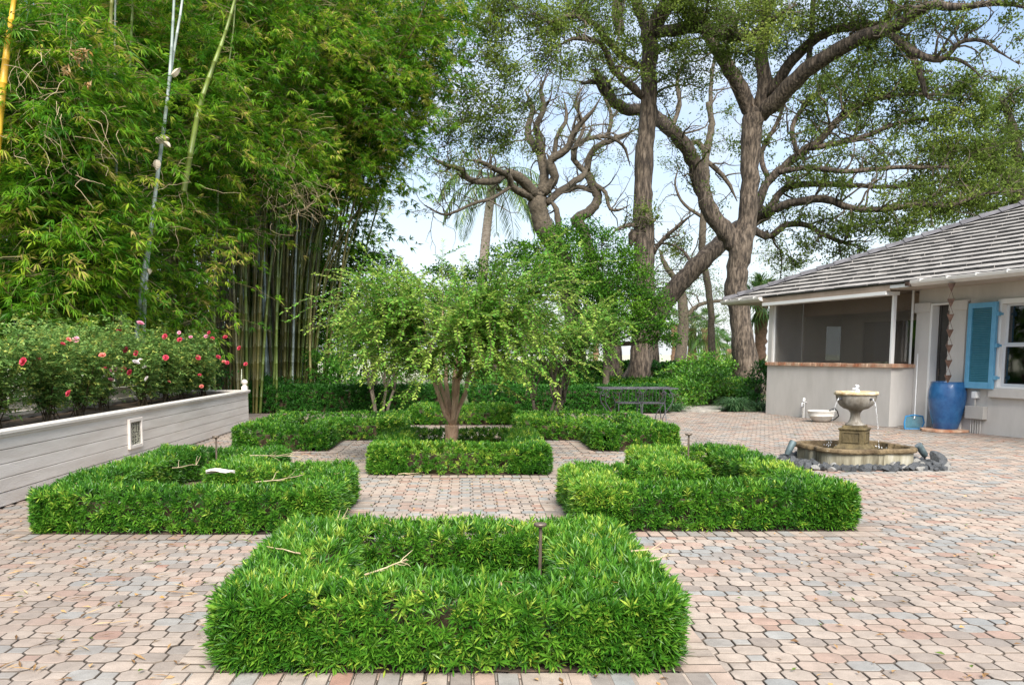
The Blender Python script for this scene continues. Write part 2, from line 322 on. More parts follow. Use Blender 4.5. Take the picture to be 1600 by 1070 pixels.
UH = Vector((0.2523, -0.9677)); WH = Vector((0.9677, 0.2523)); R0 = Vector((8.16, 17.3))      # house wall line
def paving():
    P, S = 0.225, 0.085; Wd = P - S; c = (Wd - S) / 2
    octo = np.array([(Wd/2, -S/2), (Wd/2, S/2), (S/2, Wd/2), (-S/2, Wd/2), (-Wd/2, S/2), (-Wd/2, -S/2), (-S/2, -Wd/2), (S/2, -Wd/2)])
    sq = np.array([(S/2, -S/2), (S/2, S/2), (-S/2, S/2), (-S/2, -S/2)])
    g = Geo()
    rows = np.arange(int(1.9 / (P / 2)), int(22.0 / (P / 2)))
    C = []
    for j in rows:
        y = j * P / 2
        xs = np.arange(-60, 75) * P + (P / 2 if j % 2 else 0)
        C.append(np.stack([xs, np.full_like(xs, y), np.full_like(xs, j)], 1))
    C = np.concatenate(C)
    x, y = C[:, 0], C[:, 1]
    lim = (x > -0.60 * y - 1.6) & (x < 0.70 * y + 1.6)
    lim &= np.where(y < 17.4, x > -4.36, x > -7.5) & (y < np.where(x < 4.9, 21.25, 21.75))
    rel = (x - R0.x) * WH.x + (y - R0.y) * WH.y; al = (x - R0.x) * UH.x + (y - R0.y) * UH.y
    lim &= rel < np.where(al < 0.05, 0.08, 0.62)
    for bars in BEDS.values():
        x0 = min(b[0] for b in bars); y0 = min(b[1] for b in bars); x1 = max(b[2] for b in bars); y1 = max(b[3] for b in bars)
        lim &= ~(sdf(C[:, :2], bars) < -0.12)
    C = C[lim]
    kk = rng.random(len(C)); tn = np.clip(rng.beta(2.1, 1.8, len(C)), 0, 1)
    tn = np.where(rng.random(len(C)) < 0.16, rng.random(len(C)) * 0.16, tn)
    sq_t = np.where(rng.random(len(C)) < 0.65, tn, np.clip(rng.beta(2.1, 1.8, len(C)), 0, 1))
    def lay(shape, cen, tints):
        k = len(shape); near = cen[:, 1] < 12.5
        for sel, fine in ((near, True), (~near, False)):
            cc, tt = cen[sel], tints[sel]; n = len(cc)
            if not n: continue
            rad = np.abs(shape).max()
            def rg(shrink, z):
                s_ = shape * (1 - shrink / rad)
                v = np.zeros((n, k, 3)); v[:, :, :2] = cc[:, None, :2] + s_[None]; v[:, :, 2] = z; return v
            dz = rng.normal(0, 0.0012, (n, 1)); tx = rng.normal(0, 0.008, (n, 2))
            def tilt(v):
                v[:, :, 2] += dz + ((v[:, :, :2] - cc[:, None, :2]) * tx[:, None]).sum(-1); return v
            if fine:
                rings = [rg(0.003, -0.02), tilt(rg(0.003, -0.006)), tilt(rg(0.0055, -0.0018)), tilt(rg(0.0105, 0.0))]
            else:
                rings = [rg(0.0025, -0.018), tilt(rg(0.0025, -0.004)), tilt(rg(0.0055, 0.0))]
            q = len(rings); V = np.stack(rings, 1).reshape(n, q * k, 3)
            b = (np.arange(n) * q * k)[:, None]
            F = []
            mm = []
            for i in range(q - 1):
                for j in range(k):
                    F.append(b + np.array([[i * k + j, i * k + (j + 1) % k, (i + 1) * k + (j + 1) % k, (i + 1) * k + j]]))
            F = np.concatenate(F); n0 = g.n
            g.add(V.reshape(-1, 3), F, np.tile(tt, (q - 1) * k)); g.M[-1][:] = 1          # the sides and rubbed edges hold the old joint dirt
            if fine: g.M[-1][-n * k:] = 0
            top = b + np.arange((q - 1) * k, q * k)[None]
            g.F.append(top + n0); g.T.append(tt); g.M.append(np.zeros(n, int))
    lay(octo, C, tn)
    C2 = C.copy(); C2[:, 0] += P / 2
    lay(sq, C2, sq_t)
    # soldier course of plain bricks round every bed
    def brick(x0, y0, x1, y1, t):
        e = 0.0035; h = 0.004 + rng.random() * 0.003
        a0, b0, a1, b1 = x0 + e, y0 + e, x1 - e, y1 - e; q = 0.005
        V = [(a0,b0,-.02),(a1,b0,-.02),(a1,b1,-.02),(a0,b1,-.02),(a0,b0,h-q),(a1,b0,h-q),(a1,b1,h-q),(a0,b1,h-q),(a0+q,b0+q,h),(a1-q,b0+q,h),(a1-q,b1-q,h),(a0+q,b1-q,h)]
        F = [(0,1,5,4),(1,2,6,5),(2,3,7,6),(3,0,4,7),(4,5,9,8),(5,6,10,9),(6,7,11,10),(7,4,8,11),(8,9,10,11)]
        g.add(V, F, t); g.M[-1][:8] = 1
    bw, bl = 0.103, 0.205
    for bars in BEDS.values():
        for x0, y0, x1, y1 in bars:
            for yy, sg in ((y0, -1), (y1, 1)):
                ym = yy + sg * bl
                ts = np.arange(x0 - 0.2, x1 + 0.2, bw)
                for xx in ts:
                    cpt = np.array([[xx + bw / 2, (yy + ym) / 2]])
                    if -0.02 < sdf(cpt, bars)[0] < 0.22 and open_side(cpt[0], bars): brick(xx, min(yy, ym), xx + bw, max(yy, ym), min(max(rng.beta(1.6, 2.0), 0), 1))
            for xx, sg in ((x0, -1), (x1, 1)):
                xm = xx + sg * bl
                for yy in np.arange(y0, y1 - 0.04, bw):
                    cpt = np.array([[(xx + xm) / 2, yy + bw / 2]])
                    if -0.02 < sdf(cpt, bars)[0] < 0.2 and open_side(cpt[0], bars): brick(min(xx, xm), yy, max(xx, xm), yy + bw, min(max(rng.beta(1.6, 2.0), 0), 1))
    # bed of joint sand under the stones
    for (a, b_) in (((-7.8, 1.4), (13.5, 22.0)),):
        g.add([(a[0], a[1], -.012), (b_[0], a[1], -.012), (b_[0], b_[1], -.012), (a[0], b_[1], -.012)], [(0, 1, 2, 3)], 0.3, 1)
    o = g.build('paving', [M['paver'], M['joint']]); tag(o, kind='structure')
def open_side(p, bars):
    """true outside the bed outline, false in the enclosed soil of a ring"""
    h = [False] * 4
    for x0, y0, x1, y1 in bars:
        if x0 <= p[0] <= x1:
            h[0] |= y0 > p[1]; h[1] |= y1 < p[1]
        if y0 <= p[1] <= y1:
            h[2] |= x0 > p[0]; h[3] |= x1 < p[0]
    return not all(h)
paving()

def beds():
    g = Geo()
    for nm, bars in BEDS.items():
        x0 = min(b[0] for b in bars); y0 = min(b[1] for b in bars); x1 = max(b[2] for b in bars); y1 = max(b[3] for b in bars)
        n = 26; X, Y = np.meshgrid(np.linspace(x0, x1, n), np.linspace(y0, y1, n))
        Z = 0.004 + 0.012 * rng.random(X.shape)
        a = (np.arange(n - 1)[:, None] * n + np.arange(n - 1)[None]).ravel()
        cen = np.stack([(X[:-1, :-1] + X[1:, 1:]).ravel() / 2, (Y[:-1, :-1] + Y[1:, 1:]).ravel() / 2], 1)
        ok = np.array([(sdf(c[None], bars)[0] < 0.0) or (not open_side(c, bars)) for c in cen]); a = a[ok]
        g.add(np.stack([X, Y, Z], -1).reshape(-1, 3), np.stack([a, a + 1, a + n + 1, a + n], -1))
    tag(g.build('bed_soil', M['soil']), kind='structure')
beds()

# ------------------------------------------------------------------ hedges
def wob(p, f, seed):
    r_ = np.random.default_rng(seed); o = np.zeros(len(p))
    for i in range(5):
        k = r_.normal(size=3) * f * (1 + i * 0.5); o += np.sin(p @ k + r_.random() * 6.28) / (1 + i * 0.5)
    return o / 2.2
def hedge(name, label, bars, h, dens, k, L0, L1, wl, m='hedge', rnd=0.07, seed=0, amp=0.022, yellow=0.0, rc=.14, group='clipped parterre hedges', cat='hedge', base=0.035):
    r_ = np.random.default_rng(seed + 100)
    P, Nn = [], []
    for x0, y0, x1, y1 in bars:
        n = int((x1 - x0) * (y1 - y0) * dens); p = np.stack([r_.uniform(x0, x1, n), r_.uniform(y0, y1, n)], 1)
        e = -sdf(p, bars); ee = 1e-3
        gx = (sdf(p + [ee, 0], bars) - sdf(p - [ee, 0], bars)) / (2 * ee); gy = (sdf(p + [0, ee], bars) - sdf(p - [0, ee], bars)) / (2 * ee)
        t = np.clip(1 - e / rnd, 0, 1); z = h - rnd + rnd * np.sqrt(np.maximum(1 - t * t, 0))
        keep = r_.random(n) < np.where(t > 0, 1, 1.0)
        P.append(np.stack([p[:, 0], p[:, 1], z], 1)[keep]); Nn.append(np.stack([gx * t, gy * t, np.sqrt(np.maximum(1 - t * t, 0)) + 0.05], 1)[keep])
        for (ax, ay, bx, by, nx, ny) in ((x0, y0, x1, y0, 0, -1), (x0, y1, x1, y1, 0, 1), (x0, y0, x0, y1, -1, 0), (x1, y0, x1, y1, 1, 0)):
            ln = abs(bx - ax) + abs(by - ay); n = int(ln * (h - rnd * 0.6) * dens * 1.9)
            if n < 1: continue
            s = r_.random(n); q = np.stack([ax + (bx - ax) * s, ay + (by - ay) * s], 1)
            keep = sdf(q + np.array([nx, ny]) * 0.03, bars) > 0.0
            q = q[keep]; n = len(q); z = r_.uniform(base, h - rnd * 0.4, n)
            P.append(np.stack([q[:, 0], q[:, 1], z], 1)); Nn.append(np.tile([nx, ny, 0.12], (n, 1)))
    P = np.concatenate(P); Nn = unit(np.concatenate(Nn))
    er = [(a + rc, b + rc, c_ - rc, d_ - rc) for a, b, c_, d_ in bars]; q = P[:, :2]; dq = sdf(q, er); ex = dq > rc; ee = 1e-3      # corners clipped round
    gq = unit(np.stack([sdf(q + [ee, 0], er) - sdf(q - [ee, 0], er), sdf(q + [0, ee], er) - sdf(q - [0, ee], er)], 1))
    P[ex, :2] -= gq[ex] * (dq[ex] - rc)[:, None]; Nn[ex, :2] = gq[ex] * np.linalg.norm(Nn[ex, :2], axis=1)[:, None]
    P[:, 2] += np.where(P[:, 2] > h * .6, 1, .4) * .016 * wob(P, 1.6, seed + 40)
    dz = wob(P, 5, seed); P = P + Nn * (amp * dz)[:, None] + Nn * r_.normal(0, amp * 0.6, (len(P), 1))
    P[:, 2] = np.maximum(P[:, 2], base)
    up = np.array([0, 0, 1.0])
    A = unit(Nn * 0.75 + up * 0.45 + r_.normal(0, 0.33, P.shape))
    n = len(P); Ar = np.repeat(A, k, 0); Pr = np.repeat(P, k, 0)
    ref = unit(r_.normal(size=(n, 3))); X = unit(np.cross(A, ref)); Y = np.cross(A, X)
    phi = (np.arange(k)[None] * 2.4 + r_.random((n, 1)) * 6.28 + r_.normal(0, .3, (n, k))).ravel()
    th = (0.25 + 1.05 * np.linspace(0.1, 1, k)[None] + r_.normal(0, 0.12, (n, k))).ravel()
    side = np.repeat(X, k, 0) * np.cos(phi)[:, None] + np.repeat(Y, k, 0) * np.sin(phi)[:, None]
    D = Ar * np.cos(th)[:, None] + side * np.sin(th)[:, None]
    off = np.tile(np.linspace(0.0, -0.03, k), n)
    Pr = Pr + Ar * off[:, None]
    Ln = r_.uniform(L0, L1, n * k); pat = np.clip(0.5 + 0.5 * wob(P, 2.2, seed + 9), 0, 1)
    young = r_.random(n) < (0.10 + yellow * (wob(P, 1.3, seed + 5) > 0.15) * (P[:, 2] > h * 0.55))
    tint = np.clip(np.repeat(0.18 + 0.34 * pat + r_.normal(0, 0.19, n) + 0.36 * young, k) + r_.normal(0, 0.11, n * k), 0, 1)
    g = Geo(); g.leaves(Pr, D, Ar + side * -0.6 + 1e-3, Ln, wl * r_.uniform(0.75, 1.25, n * k), 0.18, 0.5, tint, droop=0.05)
    root = thing(name, label, cat, (0, 0, 0), group=group)
    g.build('foliage', M[m], root)
    c = Geo()                                         # dark solid core boxes stand for the shaded twiggy inside
    ins = 0.115
    for x0, y0, x1, y1 in bars:
        c.box((x0 + ins, y0 + ins, 0.01), (x1 - ins, y1 - ins, h - ins))
    # stems showing at the foot
    for x0, y0, x1, y1 in bars:
        for _ in range(int(((x1 - x0) + (y1 - y0)) * 16)):
            x_, y_ = r_.uniform(x0 + .03, x1 - .03), r_.uniform(y0 + .03, y1 - .03)
            c.tube([(x_, y_, 0), (x_ + r_.normal(0, .01), y_ + r_.normal(0, .01), h * .35)], 0.006, 4, caps=False)
    c.build('stems', M['stem'], root)
    # the root stands at the hedge's base
    cx = np.mean([(b[0] + b[2]) / 2 for b in bars]); cy = np.mean([(b[1] + b[3]) / 2 for b in bars])
    root.location = (cx, cy, 0)
    for ch in kids(root): ch.matrix_parent_inverse = Matrix.Translation((-cx, -cy, 0))
    return root
HH = 0.34
hedge('box_hedge', 'low square ring hedge nearest the camera, in front of all the other beds', BEDS['front'], HH, 620, 13, 0.042, 0.078, 0.0105, seed=1, yellow=.15)
hedge('box_hedge', 'low notched ring hedge beside the white board planter, nearer of the two on that side', BEDS['lf'], HH, 520, 11, 0.042, 0.068, 0.012, seed=2, amp=.018, rnd=.055, yellow=.2)
hedge('box_hedge', 'low notched ring hedge in front of the stone fountain with yellowish new growth on top', BEDS['rf'], HH, 520, 11, 0.042, 0.068, 0.012, seed=3, amp=.018, rnd=.055, yellow=.75)
hedge('box_hedge', 'low square ring hedge around the trunk of the weeping tree', BEDS['centre'], HH, 380, 10, 0.036, 0.058, 0.0135, seed=4, amp=.018, rnd=.055, yellow=.4)
hedge('box_hedge', 'low notched ring hedge by the far end of the white planter', BEDS['lb'], HH, 260, 9, 0.04, 0.062, 0.017, seed=5, amp=.018, rnd=.055, yellow=.25)
hedge('box_hedge', 'low notched ring hedge in front of the wrought iron table', BEDS['rb'], HH, 260, 9, 0.04, 0.062, 0.017, seed=6, amp=.018, rnd=.055, yellow=.3)
hedge('box_hedge', 'small low ring hedge directly behind the weeping tree and its bed', BEDS['back'], HH, 230, 9, 0.04, 0.062, 0.018, seed=7, amp=.018, rnd=.055, yellow=.3)
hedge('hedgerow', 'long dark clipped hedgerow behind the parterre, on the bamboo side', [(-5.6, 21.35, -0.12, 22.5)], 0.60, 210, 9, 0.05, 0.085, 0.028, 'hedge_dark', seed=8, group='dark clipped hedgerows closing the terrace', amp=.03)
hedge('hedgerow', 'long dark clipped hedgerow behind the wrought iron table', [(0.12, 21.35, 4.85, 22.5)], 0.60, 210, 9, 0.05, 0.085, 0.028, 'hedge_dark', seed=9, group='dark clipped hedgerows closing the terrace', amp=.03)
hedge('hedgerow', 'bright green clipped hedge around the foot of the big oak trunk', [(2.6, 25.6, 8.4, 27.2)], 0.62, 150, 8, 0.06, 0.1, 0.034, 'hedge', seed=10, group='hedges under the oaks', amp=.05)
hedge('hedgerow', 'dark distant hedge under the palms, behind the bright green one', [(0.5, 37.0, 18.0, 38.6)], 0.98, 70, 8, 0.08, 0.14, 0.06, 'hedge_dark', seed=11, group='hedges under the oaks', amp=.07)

# ------------------------------------------------------------------ path lights
def path_light(label, x, y, h, rz=0):
    t = thing('path_light', label, 'path light', (x, y, 0), rz, 'slim bronze path lights in the beds')
    g = Geo(); g.tube([(0, 0, 0), (0.003, 0, h - .018)], 0.0095, 10); autosm(g.build('post', M['bronze'], t))
    g = Geo(); g.lathe([(0.0005, h - .022), (0.016, h - .022), (0.034, h - .016), (0.037, h - .006), (0.034, h), (0.0005, h + .002)], 24); autosm(g.build('cap', M['bronze'], t))
for lab, px, py, D in (('bronze path light with flat round cap in the hedge nearest the camera', 844, 817, 4.98), ('bronze path light standing in the bed beside the white planter', 337, 681, 9.1),
                       ('bronze path light in the bed in front of the stone fountain', 1076, 677, 9.35), ('bronze path light in the bed in front of the iron table', 977, 645, 15.4),
                       ('bronze path light in the far bed at the end of the planter', 445, 646, 15.4)):
    p = W(px, py, D); path_light(lab, p.x, D, max(p.z, .36))

# ------------------------------------------------------------------ raised planter of white boards
PX, PE, PB = -4.25, 17.55, -5.45          # front face, far end, back face
def planter():
    root = thing('raised_planter', 'long raised planter of white painted boards with a cap rail along the terrace', 'planter', (PX, 9.5, 0))
    root_inv = Matrix.Translation((-PX, -9.5, 0))
    def put(o): o.matrix_parent_inverse = root_inv; return o
    g = Geo(); y0 = 3.0; zs = [0.006, 0.135, 0.265, 0.395, 0.525, 0.665]
    for i in range(5):                                   # front boards, each with its own length joints
        ys = [y0, 6.9, 11.51 + 2.3 * ((i * 7) % 3), PE]
        for a, b in zip(ys[:-1], ys[1:]):
            dx = rng.normal(0, .0016)
            g.box((PX - .03, a + .002, zs[i] + .0035), (PX + dx, b - .002, zs[i + 1] - .0035), rng.random())
        g.box((PB + .03, PE - .03, zs[i] + .003), (PX - .032, PE - .0005, zs[i + 1] - .003))
        g.box((PB, y0, zs[i] + .003), (PB + .03, PE, zs[i + 1] - .003))
    put(bev(g.build('boards', M['white_wood'], root), .003, 1))
    g = Geo(); g.box((PX - .05, y0, 0.0), (PX - .032, PE - .032, .655)); put(g.build('backing', M['seam'], root))
    g = Geo()
    for a, b in ((y0, 11.5), (11.504, PE + .05)):
        g.box((PX - .11, a, .666), (PX + .035, b, .702)); g.box((PX - .01, a, .640), (PX + .018, b, .6655))
    g.box((PB - .03, PE - .09, .666), (PX - .112, PE + .05, .702))
    put(bev(g.build('cap_rail', M['white_wood'], root), .006))
    g = Geo(); g.box((PB - .02, y0, .666), (PB + .09, PE - .092, .72)); g.box((PB - .012, y0, .722), (PB + .02, PE - .1, .86)); g.box((PB - .03, y0, .862), (PB + .05, PE - .1, .885))
    put(bev(g.build('back_rail', M['white_wood'], root), .005))
    g = Geo(); n = 40; X, Y = np.meshgrid(np.linspace(PB + .03, PX - .05, 9), np.linspace(y0, PE - .03, 110)); Z = .61 + .03 * rng.random(X.shape)
    a = (np.arange(109)[:, None] * 9 + np.arange(8)[None]).ravel(); g.add(np.stack([X, Y, Z], -1).reshape(-1, 3), np.stack([a, a + 1, a + 10, a + 9], -1)); put(g.build('planter_soil', M['soil'], root))
    # finial at the far corner
    g = Geo(); cx, cy = PX - .05, PE - .06
    g.box((cx - .055, cy - .055, .703), (cx + .055, cy + .055, .775)); f = bev(g.build('finial', M['white_wood'], root), .008); put(f)
    g = Geo(); prof = [(.001, .7755), (.05, .7755), (.052, .785), (.034, .795), (.034, .805)] + [(.062 * math.sin(t), .855 - .056 * math.cos(t)) for t in np.linspace(.6, math.pi - .02, 12)]
    g.lathe(prof, 24, (cx, cy, 0)); autosm(g.build('finial_ball', M['white_wood'], f))
    # cast vent panel in a white frame
    g = Geo(); va, vb, za, zb = 11.28, 11.74, .205, .585
    fx = PX + .0025; w = .045
    g.box((fx, va, za), (fx + .035, va + w, zb)); g.box((fx, vb - w, za), (fx + .035, vb, zb)); g.box((fx, va + w, za), (fx + .035, vb - w, za + w)); g.box((fx, va + w, zb - w), (fx + .035, vb - w, zb))
    fr = put(bev(g.build('vent_frame', M['white_wood'], root), .005))
    g = Geo(); g.box((fx, va + w, za + w), (fx + .006, vb - w, zb - w), 0.2, 1)
    yc, zc = (va + vb) / 2, (za + zb) / 2; hy, hz_ = (vb - va) / 2 - w, (zb - za) / 2 - w
    for iy in range(6):
        for iz in range(9):
            y_, z_ = yc - hy + (iy + .5) * hy / 3, zc - hz_ + (iz + .5) * hz_ / 4.5
            st_ = rng.random() * 6.28; sp = rng.choice([-1, 1])
            t_ = np.linspace(0, 4.6, 10); rr = .021 * (1 - t_ / 7)
            g.tube(np.stack([np.full(10, fx + .013), y_ + rr * np.cos(st_ + sp * t_), z_ + rr * np.sin(st_ + sp * t_)], 1), .0042, 5, caps=False)
    g.build('vent_panel', [M['vent'], M['seam']], fr)
M['vent'] = mat('aged_cast_scrollwork', (0.33, 0.33, 0.24), (0.46, 0.45, 0.36), 30, 0.7)
planter()

# ------------------------------------------------------------------ roses
M['rose_red'] = leafmat('red_petal', [(0, (0.45, 0.03, 0.06)), (1, (0.72, 0.10, 0.16))], .5, .3)
M['rose_pink'] = leafmat('pink_petal', [(0, (0.70, 0.24, 0.36)), (1, (0.85, 0.50, 0.58))], .5, .3)
M['rose_white'] = leafmat('white_petal', [(0, (0.74, 0.66, 0.66)), (1, (0.85, 0.82, 0.80))], .5, .3)
M['rose_coral'] = leafmat('coral_petal', [(0, (0.60, 0.12, 0.09)), (1, (0.78, 0.30, 0.24))], .5, .3)
def bloom_geo(r=.045, seed=0):
    r_ = np.random.default_rng(seed); g = Geo()
    for ring_, (n, th, rr) in enumerate(((5, .25, .6), (7, .75, .85), (9, 1.2, 1.0))):
        for i in range(n):
            a = i * 6.28 / n + ring_ * .4 + r_.normal(0, .1); t = th + r_.normal(0, .08)
            d = np.array([math.cos(a) * math.sin(t), math.sin(a) * math.sin(t), math.cos(t)]); s = np.array([-math.sin(a), math.cos(a), 0])
            u = np.cross(s, d); R_ = r * rr
            V = [d * R_ * .1, d * R_ * .55 + s * R_ * .42 - u * R_ * .1, d * R_ + s * R_ * .36, d * R_ * 1.08 + u * R_ * .06, d * R_ - s * R_ * .36, d * R_ * .55 - s * R_ * .42 - u * R_ * .1]
            g.add(V, [(0, 1, 2, 3), (0, 3, 4, 5)], r_.random())
    return g
BL = {}
for c_ in ('red', 'pink', 'white', 'coral'):
    o_ = bloom_geo(.045, hash(c_) % 97).build('rose_bloom', M['rose_' + c_]); BL[c_] = o_.data; bpy.data.objects.remove(o_)
BLOOMS = [(187, 517, 'red', 1), (219, 506, 'pink', 1.3), (119, 531, 'pink', 1), (98, 538, 'red', .7), (107, 531, 'coral', .7), (160, 556, 'coral', 1), (197, 547, 'red', 1), (213, 552, 'red', 1), (37, 565, 'red', 1), (58, 561, 'coral', .9), (258, 526, 'red', 1),
          (281, 531, 'red', 1), (298, 527, 'pink', .8), (322, 526, 'pink', .9), (327, 520, 'red', .9), (332, 529, 'red', .9), (352, 527, 'red', 1), (374, 544, 'red', 1), (259, 559, 'red', 1), (309, 559, 'red', 1.1), (341, 558, 'red', 1), (350, 566, 'coral', 1), (355, 567, 'red', .9), (384, 569, 'red', .9),
          (212, 567, 'white', 1.2), (219, 563, 'white', .8), (226, 574, 'white', .8), (164, 577, 'red', .9), (178, 579, 'pink', 1.3), (193, 577, 'red', 1), (203, 582, 'red', 1), (165, 588, 'white', 1.1), (173, 594, 'pink', 1), (230, 592, 'white', 1), (108, 615, 'red', 1), (315, 604, 'coral', .9), (312, 586, 'red', .7), (264, 597, 'coral', .7), (280, 520, 'pink', .7)]
def roses():
    bushes = []
    for i in range(11):
        y = 6.3 + i * 1.02; hgt = 1.0 + .22 * rng.random() + (0.1 if 4 < i < 8 else 0)
        bushes.append((-4.85 + rng.normal(0, .08), y, hgt))
    labs = ['rose bush at the near end of the white planter, cut by the photo edge', 'leafy pale green rose bush low over the near cap rail', 'rose bush with yellowing leaves in the near part of the planter', 'pale green rose bush with a coral bloom, near the planter vent',
            'rose bush with red and pink blooms just before the planter vent', 'rose bush with white blooms beside the planter vent', 'rose bush just beyond the vent with red blooms on top', 'dark green rose bush midway along the planter with red blooms',
            'rose bush with a row of red blooms in the far half of the planter', 'last but one rose bush before the planter finial', 'rose bush with red blooms next to the planter finial']
    roots = []
    for i, (x, y, h) in enumerate(bushes):
        t = thing('rose_bush', labs[i], 'rose bush', (x, y, .62), group='rose bushes in the white planter'); roots.append(t)
        g = Geo(); tips = []
        for _ in range(15):
            a = rng.random() * 6.28; sp = rng.uniform(.1, .55); hh = h * rng.uniform(.55, 1.02)
            p = np.array([[rng.normal(0, .05), rng.normal(0, .08), 0], [math.cos(a) * sp * .35, math.sin(a) * sp * .4, hh * .4], [math.cos(a) * sp * .75, math.sin(a) * sp, hh * .75], [math.cos(a) * sp, math.sin(a) * sp * 1.25, hh]])
            g.tube(p, [.007, .006, .004, .002], 5, caps=False); tips.append(p)
        g.build('canes', M['stem'], t)
        n = 2300; k = 5
        idx = rng.integers(0, len(tips), n); s = rng.beta(2.2, 1.3, n) * 2.999; ii = s.astype(int); f = (s - ii)[:, None]
        T_ = np.stack(tips); p = T_[idx, ii] * (1 - f) + T_[idx, ii + 1] * f + rng.normal(0, .085, (n, 3)); p[:, 2] = np.maximum(p[:, 2], .14 + rng.random(n) * .16)
        d = unit(rng.normal(size=(n, 3)) + [0, 0, -.1]); s_ = unit(np.cross(d, [0, 0, 1.0]))
        off = np.array([(.0, 0), (.35, 1), (.35, -1), (.75, .9), (.75, -.9)])[None]
        Pk = p[:, None] + d[:, None] * (off[..., :1] * .06) ; Dk = d[:, None] * np.where(off[..., :1] == 0, 1, .35) + s_[:, None] * off[..., 1:] + np.array([0, 0, -.25])
        Pk[:, 0] += d * .05
        g = Geo(); tn = np.clip(np.repeat(np.clip(rng.normal(.66, .2, n), 0, 1), k) + rng.normal(0, .1, n * k), 0, 1)
        g.leaves(Pk.reshape(-1, 3), Dk.reshape(-1, 3), np.tile([0.1, 0.05, 1.0], (n * k, 1)) + rng.normal(0, .3, (n * k, 3)), rng.uniform(.03, .05, n * k), rng.uniform(.022, .032, n * k), .15, .5, tn)
        g.build('foliage', M['rose_leaf'], t)
    for px, py, c, s in BLOOMS:
        # nearest bush along the ray; the bloom sits on that bush's outside
        best = None
        for i, (x, y, h) in enumerate(bushes):
            q = W(px, py, y - .45); e = abs(q.x - (x + .36)) + max(0, q.z - .62 - h) * 2 + max(0, .7 - q.z) * 2
            if best is None or e < best[0]: best = (e, i, q)
        _, i, q = best; x, y, h = bushes[i]
        o = bpy.data.objects.new('rose_bloom', BL[c]); COL.objects.link(o); o.parent = roots[i]
        o.location = q - Vector((x, y, .62)); o.rotation_euler = (rng.uniform(.3, 1.1), rng.normal(0, .4), rng.uniform(-.8, .8)); o.scale = (s * .95, s * .95, s * .95)
        o['label'] = {'red': 'red rose bloom', 'pink': 'pink rose bloom', 'white': 'white rose bloom', 'coral': 'coral rose bloom'}[c]
roses()
# ------------------------------------------------------------------ house
HROT = math.atan2(UH.y, UH.x)
def HL(px, py, c):
    """(along, height) on the house plane that lies c metres behind the porch front"""
    p1 = W(px, py, 10.0); o = Vector((0, CY0, HC)); d = p1 - o
    w3 = Vector((WH.x, WH.y, 0)); u3 = Vector((UH.x, UH.y, 0)); r3 = Vector((R0.x, R0.y, 0))
    t = (c - (o - r3).dot(w3)) / d.dot(w3); q = o + d * t
    return (q - r3).dot(u3), q.z
M['tile'] = mat('weathered_flat_roof_tile', (0.20, 0.185, 0.17), (0.36, 0.34, 0.315), 2.4, 0.85, 0.4, 60, lo=.3, hi=.7)
M['ridge'] = mat('dark_ridge_tile', (0.06, 0.058, 0.064), (0.14, 0.135, 0.145), 4, 0.8, 0.4, 50)
M['brick'] = mat('old_orange_brick', (0.36, 0.14, 0.07), (0.60, 0.44, 0.31), 5, 0.85, 0.5, 50)
M['tan_wall'] = mat('tan_soffit_wall', (0.40, 0.345, 0.285), (0.45, 0.39, 0.325), 2, 0.85)
M['inside'] = mat('porch_interior', (0.50, 0.45, 0.38), (0.56, 0.51, 0.44), 2, 0.85)
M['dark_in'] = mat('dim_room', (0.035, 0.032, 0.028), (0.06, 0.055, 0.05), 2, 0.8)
def glassmat(name, tint, tr, rough=0.03):
    m = bpy.data.materials.new(name); m.use_nodes = True; t = m.node_tree; o = t.nodes['Material Output']; t.nodes.remove(t.nodes['Principled BSDF'])
    a = t.nodes.new('ShaderNodeBsdfTransparent'); a.inputs[0].default_value = (*tint, 1); g = t.nodes.new('ShaderNodeBsdfGlossy'); g.inputs['Roughness'].default_value = rough
    f = t.nodes.new('ShaderNodeFresnel'); f.inputs[0].default_value = 1.52; mx = t.nodes.new('ShaderNodeMixShader'); ml = t.nodes.new('ShaderNodeMath'); ml.operation = 'MULTIPLY_ADD'; ml.inputs[1].default_value = 1.6; ml.inputs[2].default_value = tr
    t.links.new(f.outputs[0], ml.inputs[0]); t.links.new(ml.outputs[0], mx.inputs[0]); t.links.new(a.outputs[0], mx.inputs[1]); t.links.new(g.outputs[0], mx.inputs[2]); t.links.new(mx.outputs[0], o.inputs['Surface'])
    return m
M['glass'] = glassmat('window_glass', (0.80, 0.84, 0.82), 0.06)
M['door_glass'] = glassmat('porch_door_glass', (0.42, 0.44, 0.44), 0.10)
def screenmat():
    m = bpy.data.materials.new('insect_screen'); m.use_nodes = True; t = m.node_tree; b = t.nodes['Principled BSDF']; o = t.nodes['Material Output']
    b.inputs['Base Color'].default_value = (0.075, 0.068, 0.057, 1); b.inputs['Roughness'].default_value = 0.8
    a = t.nodes.new('ShaderNodeBsdfTransparent'); mx = t.nodes.new('ShaderNodeMixShader'); mx.inputs[0].default_value = 0.28
    t.links.new(a.outputs[0], mx.inputs[1]); t.links.new(b.outputs[0], mx.inputs[2]); t.links.new(mx.outputs[0], o.inputs['Surface']); return m
M['screen'] = screenmat()

